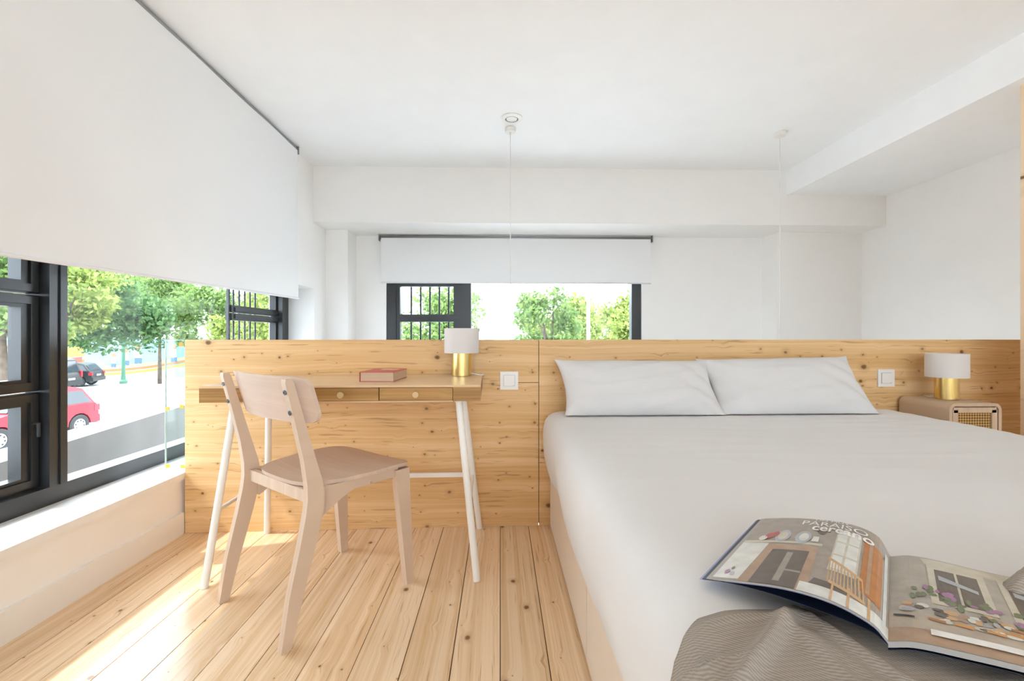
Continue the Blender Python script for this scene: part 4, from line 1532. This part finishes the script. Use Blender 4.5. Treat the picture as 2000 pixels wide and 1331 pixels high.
# cars
def hatchback(name, loc, rz, label, paint_mat, length, width, height, van=False, group=None):
    r = empty(name, loc, rz, label, 'car', group)
    Lh, Wd, Hh = length / 2, width / 2, height
    wr_ = 0.30 if not van else 0.32
    rear, front = -Lh, Lh       # x forward
    if van:
        prof = [(rear, 0.35), (rear + 0.02, 0.85), (rear + 0.08, 1.0), (front - 0.95, 1.02), (front - 0.12, 0.88), (front, 0.62), (front - 0.02, 0.3), (rear + 0.04, 0.3)]
        cab = [(rear + 0.06, 0.98), (rear + 0.22, Hh - 0.06), (rear + 0.45, Hh), (front - 1.75, Hh - 0.02), (front - 0.98, 1.0)]
    else:
        prof = [(rear, 0.38), (rear + 0.03, 0.78), (rear + 0.12, 0.90), (front - 1.0, 0.92), (front - 0.2, 0.76), (front, 0.55), (front - 0.03, 0.28), (rear + 0.06, 0.28)]
        cab = [(rear + 0.10, 0.88), (rear + 0.42, Hh - 0.08), (rear + 0.72, Hh), (front - 1.65, Hh - 0.03), (front - 1.02, 0.90)]
    wx = (rear + 0.62, front - 0.72)
    bm = BM()
    # body with wheel arches cut into the sill line
    low = []
    base_z = prof[-1][1]
    for cxw in (wx[1], wx[0]):
        for k in range(9):
            an = k * math.pi / 8
            low.append((cxw + (wr_ + 0.05) * math.cos(an), max(base_z, wr_ + (wr_ + 0.05) * math.sin(an))))
    full = prof[:-1] + low + [prof[-1]]
    prism(bm, [(x, -Wd, z) for x, z in full], (0, 2 * Wd, 0))
    obj('body', bm, paint_mat, r, local=True, bevel=0.03, smooth=True, auto=0.6)
    bm = BM()
    inset = 0.14
    lowv = [bm.verts.new((x, s * (Wd - 0.02 - inset * max(0, (z - cab[0][1]) / (Hh - cab[0][1]))), z)) for s in (-1, 1) for x, z in cab]
    n_ = len(cab)
    bm.faces.new(lowv[:n_])
    bm.faces.new(lowv[n_:][::-1])
    for k in range(n_):
        k2 = (k + 1) % n_
        bm.faces.new((lowv[k], lowv[k2], lowv[n_ + k2], lowv[n_ + k]))
    cb = obj('cabin', bm, paint_mat, r, local=True, bevel=0.03, smooth=True, auto=0.6)
    Mg = bpy.data.materials.get('car_glass') or plain('car_glass', (0.03, 0.035, 0.04), 0.08, spec=0.6)

    def cabx(z, back):
        pts = cab[:3] if back else cab[3:][::-1]
        for (x0_, z0_), (x1_, z1_) in zip(pts, pts[1:]):
            if min(z0_, z1_) <= z <= max(z0_, z1_):
                return x0_ + (x1_ - x0_) * (z - z0_) / (z1_ - z0_ + 1e-9)
        return pts[-1][0]
    zb, zt = cab[0][1] + 0.06, Hh - 0.14
    for s in (-1, 1):
        yb = lambda z: s * (Wd - 0.012 - inset * max(0, (z - cab[0][1]) / (Hh - cab[0][1])))
        xa, xb_ = cabx(zb, True) + 0.10, cabx(zb, False) - 0.12
        xc, xd = cabx(zt, True) + 0.08, cabx(zt, False) - 0.06
        mid_b, mid_t = (xa + xb_) / 2, (xc + xd) / 2 + 0.05
        for (p0, p1, p2, p3) in ((xa, mid_b - 0.04, mid_t - 0.04, xc), (mid_b + 0.04, xb_, xd, mid_t + 0.04)):
            bm = prism(BM(), [(p0, yb(zb), zb), (p1, yb(zb), zb), (p2, yb(zt), zt), (p3, yb(zt), zt)], (0, s * 0.008, 0))
            obj('side_window', bm, Mg, cb, local=True)
    xr0, xr1 = cabx(zb, True) - 0.035, cabx(zt, True) - 0.035
    wb, wt = Wd - 0.18, Wd - 0.28
    obj('rear_window', prism(BM(), [(xr0, -wb, zb), (xr0, wb, zb), (xr1, wt, zt), (xr1, -wt, zt)], (0.02, 0, 0)), Mg, cb, local=True)
    xr0, xr1 = cabx(zb, False) + 0.035, cabx(zt, False) + 0.035
    obj('windscreen', prism(BM(), [(xr0, -wb, zb), (xr0, wb, zb), (xr1, wt, zt), (xr1, -wt, zt)], (-0.02, 0, 0)), Mg, cb, local=True)
    Mt = bpy.data.materials.get('car_tyre') or plain('car_tyre', (0.035, 0.035, 0.035), 0.8)
    Mh = bpy.data.materials.get('car_hub') or plain('car_hub', (0.45, 0.45, 0.46), 0.35, 0.2)
    for s in (-1, 1):
        for x in wx:
            bm = lathe(BM(), [(0.19, -0.09), (wr_ - 0.03, -0.10), (wr_, -0.07), (wr_, 0.07), (wr_ - 0.03, 0.10), (0.19, 0.09)], 0, 0, 0, 36, close=True)
            T = Matrix.Translation((x, s * (Wd - 0.08), wr_)) @ Matrix.Rotation(math.pi / 2, 4, 'X')
            bm.transform(T)
            w_o = obj('wheel', bm, Mt, r, local=True, smooth=True, auto=0.6)
            bm = lathe(BM(), [(0, 0.075 * -s), (0.06, 0.082 * -s), (0.18, 0.078 * -s), (0.20, 0.06 * -s), (0.20, -0.05 * -s), (0, -0.05 * -s)], 0, 0, 0, 32)
            bm.transform(T)
            obj('hubcap', bm, Mh, w_o, local=True, smooth=True, auto=0.6)
            bm = BM()
            for k in range(8):
                an = k * math.pi / 4 + 0.2
                bb = lathe(BM(), [(0, 0.0), (0.022, 0.0), (0.022, 0.012), (0, 0.012)], 0.13 * math.cos(an), 0.13 * math.sin(an), 0, 10)
                bb.transform(T @ Matrix.Translation((0, 0, (0.076 if s < 0 else -0.088))))
                me_ = bpy.data.meshes.new('tmp')
                bb.to_mesh(me_)
                bb.free()
                bm.from_mesh(me_)
                bpy.data.meshes.remove(me_)
            obj('hub_vents', bm, Mt, w_o, local=True)
    Ml = bpy.data.materials.get('car_tail') or plain('car_tail', (0.45, 0.02, 0.03), 0.3)
    zl = (0.72, 1.05) if van else (0.66, 0.84)
    for s in (-1, 1):
        obj('tail_light', nbox(rear - 0.015, rear + 0.16, min(s * (Wd - 0.13), s * (Wd + 0.008)), max(s * (Wd - 0.13), s * (Wd + 0.008)), zl[0], zl[1]), Ml, r, local=True, bevel=0.01)
        obj('headlight', nbox(front - 0.22, front - 0.01, min(s * (Wd - 0.35), s * (Wd - 0.02)), max(s * (Wd - 0.35), s * (Wd - 0.02)), 0.58, 0.72), Mh, r, local=True, bevel=0.02)
    obj('rear_bumper', nbox(rear - 0.05, rear + 0.12, -Wd + 0.02, Wd - 0.02, 0.30, 0.52), paint_mat if not van else Mt, r, local=True, bevel=0.03)
    obj('number_plate', nbox(rear - 0.03, rear - 0.0, -0.26, 0.26, 0.60, 0.71), Mh, r, local=True)
    return r


rw, fw = cam_pt(153, 0, 13.60), cam_pt(0, 0, 11.55)
dirv = Vector((fw.x - rw.x, fw.y - rw.y, 0)).normalized()
rz = math.atan2(dirv.y, dirv.x)
Lc = 3.45
# wheels visible are on the car's side toward the viewpoint (its left side when facing away)
side = Vector((-dirv.y, dirv.x, 0))
to_cam = -Vector((rw.x, rw.y, 0))
if side.dot(to_cam) < 0:
    side = -side
cen = Vector((rw.x, rw.y, ZS)) + dirv * (Lc / 2 - 0.62) - side * (0.80 - 0.05)
hatchback('parked_car', cen, rz, 'bright red hatchback parked nearest the window on the street', plain('red_car_paint', (0.30, 0.010, 0.022), 0.3), Lc, 1.6, 1.45)
cv = cam_pt(131, 0, 24.3)
hatchback('parked_van', (cv.x - 2.05, cv.y - 0.2, ZS), math.radians(192), 'dark grey van parked across the street before the mural', plain('grey_van_paint', (0.045, 0.042, 0.042), 0.35), 4.2, 1.75, 1.75, van=True)
cv = cam_pt(116, 0, 26.0)
hatchback('parked_car', (cv.x - 1.0, cv.y + 0.9, ZS), math.radians(200), 'dark car parked beyond the grey van, its tail showing', plain('dark_car_paint', (0.020, 0.024, 0.026), 0.3), 3.9, 1.65, 1.4)

# lamp post
gp = cam_pt(241, 0, 28.6)
po = empty('street_post', (gp.x, gp.y, ZS), 0, 'slim green street post in front of the mural', 'post')
Mgp = plain('green_post_paint', (0.05, 0.16, 0.10), 0.5)
obj('pole', tube(BM(), [(0, 0, 0.2), (0, 0, 5.2)], [0.10, 0.07], 14), Mgp, po, local=True, smooth=True, auto=0.8)
obj('base', lathe(BM(), [(0, 0), (0.20, 0), (0.20, 0.15), (0.13, 0.25), (0.11, 0.5), (0, 0.5)], 0, 0, 0, 16), Mgp, po, local=True)
obj('lantern', lathe(BM(), [(0, 5.2), (0.10, 5.2), (0.24, 5.5), (0.20, 5.7), (0, 5.8)], 0, 0, 0, 16), Mgp, po, local=True)


# trees
def tree(loc, label, trunk_h, crown_c, rad, n_leaf, mat, leaf=0.16, seed=1, trunk_r=0.16, group='trees along the street', blobs=14):
    r = random.Random(seed)
    t = empty('street_tree', loc, 0, label, 'tree', group)
    bm = BM()
    lean = Vector((r.uniform(-0.3, 0.3), r.uniform(-0.3, 0.3), 0))
    tp = Vector((0, 0, trunk_h)) + lean
    tube(bm, [(0, 0, 0), lean * 0.4 + Vector((0, 0, trunk_h * 0.5)), tp], [trunk_r, trunk_r * 0.8, trunk_r * 0.65], 10)
    obj('trunk', bm, M_bark, t, local=True, smooth=True)
    cs = []
    for k in range(blobs):
        a = r.uniform(0, 6.283)
        q = math.sqrt(r.random()) * 0.8
        z = r.uniform(-0.75, 0.8)
        k2 = math.sqrt(max(0.05, 1 - z * z))
        cs.append((Vector((crown_c[0] + rad[0] * q * k2 * math.cos(a), crown_c[1] + rad[1] * q * k2 * math.sin(a), crown_c[2] + rad[2] * z)), r.uniform(0.28, 0.45) * min(rad[0], rad[2] * 1.4)))
    for k in range(min(6, blobs)):
        c0 = cs[k][0]
        bm = tube(BM(), [tp * 0.92, tp.lerp(c0, 0.5) + Vector((0, 0, 0.15)), c0], [trunk_r * 0.5, trunk_r * 0.3, 0.02], 7)
        obj('branch', bm, M_bark, t, local=True, smooth=True)
    V, Fc = [], []
    for k in range(n_leaf):
        c0, rr = cs[k % len(cs)]
        d = Vector((r.gauss(0, 1), r.gauss(0, 1), r.gauss(0, 0.8))).normalized() * rr * (r.random() ** 0.45)
        p = c0 + d
        u = Vector((r.gauss(0, 1), r.gauss(0, 1), r.gauss(0, 1))).normalized()
        w = u.cross(Vector((r.gauss(0, 1), r.gauss(0, 1), r.gauss(0, 1)))).normalized()
        s = leaf * r.uniform(0.6, 1.3)
        b0 = len(V)
        V += [p - u * s, p + w * s * 0.5, p + u * s, p - w * s * 0.5]
        Fc.append((b0, b0 + 1, b0 + 2, b0 + 3))
    me = bpy.data.meshes.new('crown')
    me.from_pydata([tuple(v) for v in V], [], Fc)
    me.materials.append(mat)
    o = bpy.data.objects.new('crown', me)
    WM[o] = WM[t]
    link(o, t)
    return t


M_leaf1 = leafy('leaf_green', (0.08, 0.15, 0.045), (0.26, 0.36, 0.11))
M_leaf2 = leafy('leaf_yellow_green', (0.14, 0.20, 0.045), (0.36, 0.42, 0.12))
M_leaf3 = leafy('leaf_deep_green', (0.055, 0.12, 0.055), (0.18, 0.29, 0.11))


def at(px, d):
    p = cam_pt(px, 0, d)
    return (p.x, p.y, ZS)


tree(at(312, 28.5), 'spreading street tree with a bare trunk right beside the glass balustrade view', 3.2, (0.2, 0, 5.0), (3.3, 2.4, 1.9), 5600, M_leaf1, 0.13, 11, 0.12)
tree(at(92, 21), 'dense broad street tree above the parked dark car', 3.0, (2.2, 0.6, 4.4), (2.9, 2.4, 1.9), 7500, M_leaf3, 0.13, 12, 0.17)
tree(at(120, 19), 'leafy street tree behind the thick black mullion', 3.2, (-0.1, 0, 4.5), (2.1, 2.1, 1.9), 5200, M_leaf2, 0.12, 13, 0.15)
tree(at(10, 17), 'leafy street tree seen through the stacked opening sashes', 3.2, (0, 0, 4.5), (2.3, 2.0, 2.0), 5000, M_leaf1, 0.12, 14, 0.15)
tree(at(420, 25), 'green street tree showing just past the balustrade top', 2.6, (-0.2, 0, 4.0), (2.4, 2.2, 1.6), 4200, M_leaf1, 0.13, 15, 0.15)
tree(at(510, 22), 'yellow green tree behind the barred far sash of the street window', 2.4, (0, 0, 3.9), (2.4, 2.2, 1.9), 4200, M_leaf2, 0.13, 16, 0.15)
tree(at(260, 40), 'tall tree in the distance above the mural wall', 4.0, (0, 0, 6.2), (6.5, 3.0, 2.6), 6500, M_leaf2, 0.2, 17, 0.2, blobs=24)
tree(at(90, 38), 'far tall tree behind the mural at the street end', 4.0, (0, 0, 6.2), (6.0, 3.0, 2.8), 6000, M_leaf1, 0.2, 18, 0.2, blobs=24)

# beyond the far window
tree(at(838, 17), 'green tree behind the bars of the far window', 2.2, (0, 0, 3.3), (2.0, 1.6, 1.5), 4600, M_leaf1, 0.10, 21, 0.13, group='trees beyond the far window')
tree(at(1062, 19), 'round pale green tree in the middle of the far window', 2.2, (0, 0, 3.2), (1.55, 1.3, 1.75), 5200, M_leaf1, 0.10, 22, 0.13, group='trees beyond the far window')
tree(at(1135, 22), 'low tree right behind the white pole beyond the far window', 2.0, (0, 0, 3.1), (1.9, 1.5, 1.75), 5200, M_leaf2, 0.12, 23, 0.13, group='trees beyond the far window')
tree(at(1215, 15), 'yellow green tree filling the last part of the far window', 2.4, (0.1, 0, 3.5), (1.45, 1.3, 1.75), 6800, M_leaf2, 0.09, 24, 0.13, group='trees beyond the far window')
tree(at(1120, 30), 'broad pale tree furthest back beyond the far window', 2.4, (0, 0, 3.3), (4.2, 2.0, 2.1), 8000, M_leaf2, 0.13, 25, 0.15, group='trees beyond the far window', blobs=26)
wp = cam_pt(1149, 0, 12.5)
pw = empty('white_pole', (wp.x, wp.y, ZS), 0, 'thin white pole standing outside the far window', 'post')
obj('pole', tube(BM(), [(0, 0, 0.1), (0, 0, 6.5)], 0.05, 12), plain('white_pole_paint', (0.75, 0.75, 0.76), 0.5), pw, local=True, smooth=True)
obj('base', lathe(BM(), [(0, 0), (0.14, 0), (0.14, 0.08), (0.06, 0.14), (0, 0.14)], 0, 0, 0, 16), M_kerb, pw, local=True)


def building(loc, rz, label, w, d, h, col, rows, cols, wcol):
    b = empty('far_building', loc, rz, label, 'building', 'buildings outside')
    wallm = obj('wall', nbox(-w / 2, w / 2, 0, d, 0, h), plain('facade_%d' % int(1000 * col[0]), col, 0.9), b, local=True)
    obj('roof', nbox(-w / 2 - 0.2, w / 2 + 0.2, -0.2, d + 0.2, h, h + 0.25), M_kerb, b, local=True)
    wm = plain('facade_window_%d' % int(1000 * wcol[0]), wcol, 0.2)
    for i in range(rows):
        for j in range(cols):
            x = -w / 2 + w * (j + 0.5) / cols
            z = h * (i + 0.5) / rows
            f_ = obj('window', nbox(x - 0.6, x + 0.6, -0.06, 0.02, z - 0.75, z + 0.75), M_kerb, b, local=True)
            obj('pane', nbox(x - 0.52, x + 0.52, -0.08, -0.06, z - 0.67, z + 0.67), wm, f_, local=True)
    return b


p = cam_pt(930, 0, 60)
building((p.x, p.y, ZS), 0, 'white house in the distance beyond the far window', 14, 10, 8.5, (0.72, 0.72, 0.72), 2, 4, (0.15, 0.30, 0.42))
p = cam_pt(250, 0, 55)
building((p.x, p.y, ZS), math.radians(35), 'pale pink building behind the trees and the mural', 34, 12, 3.6, (0.52, 0.42, 0.38), 1, 8, (0.16, 0.16, 0.17))
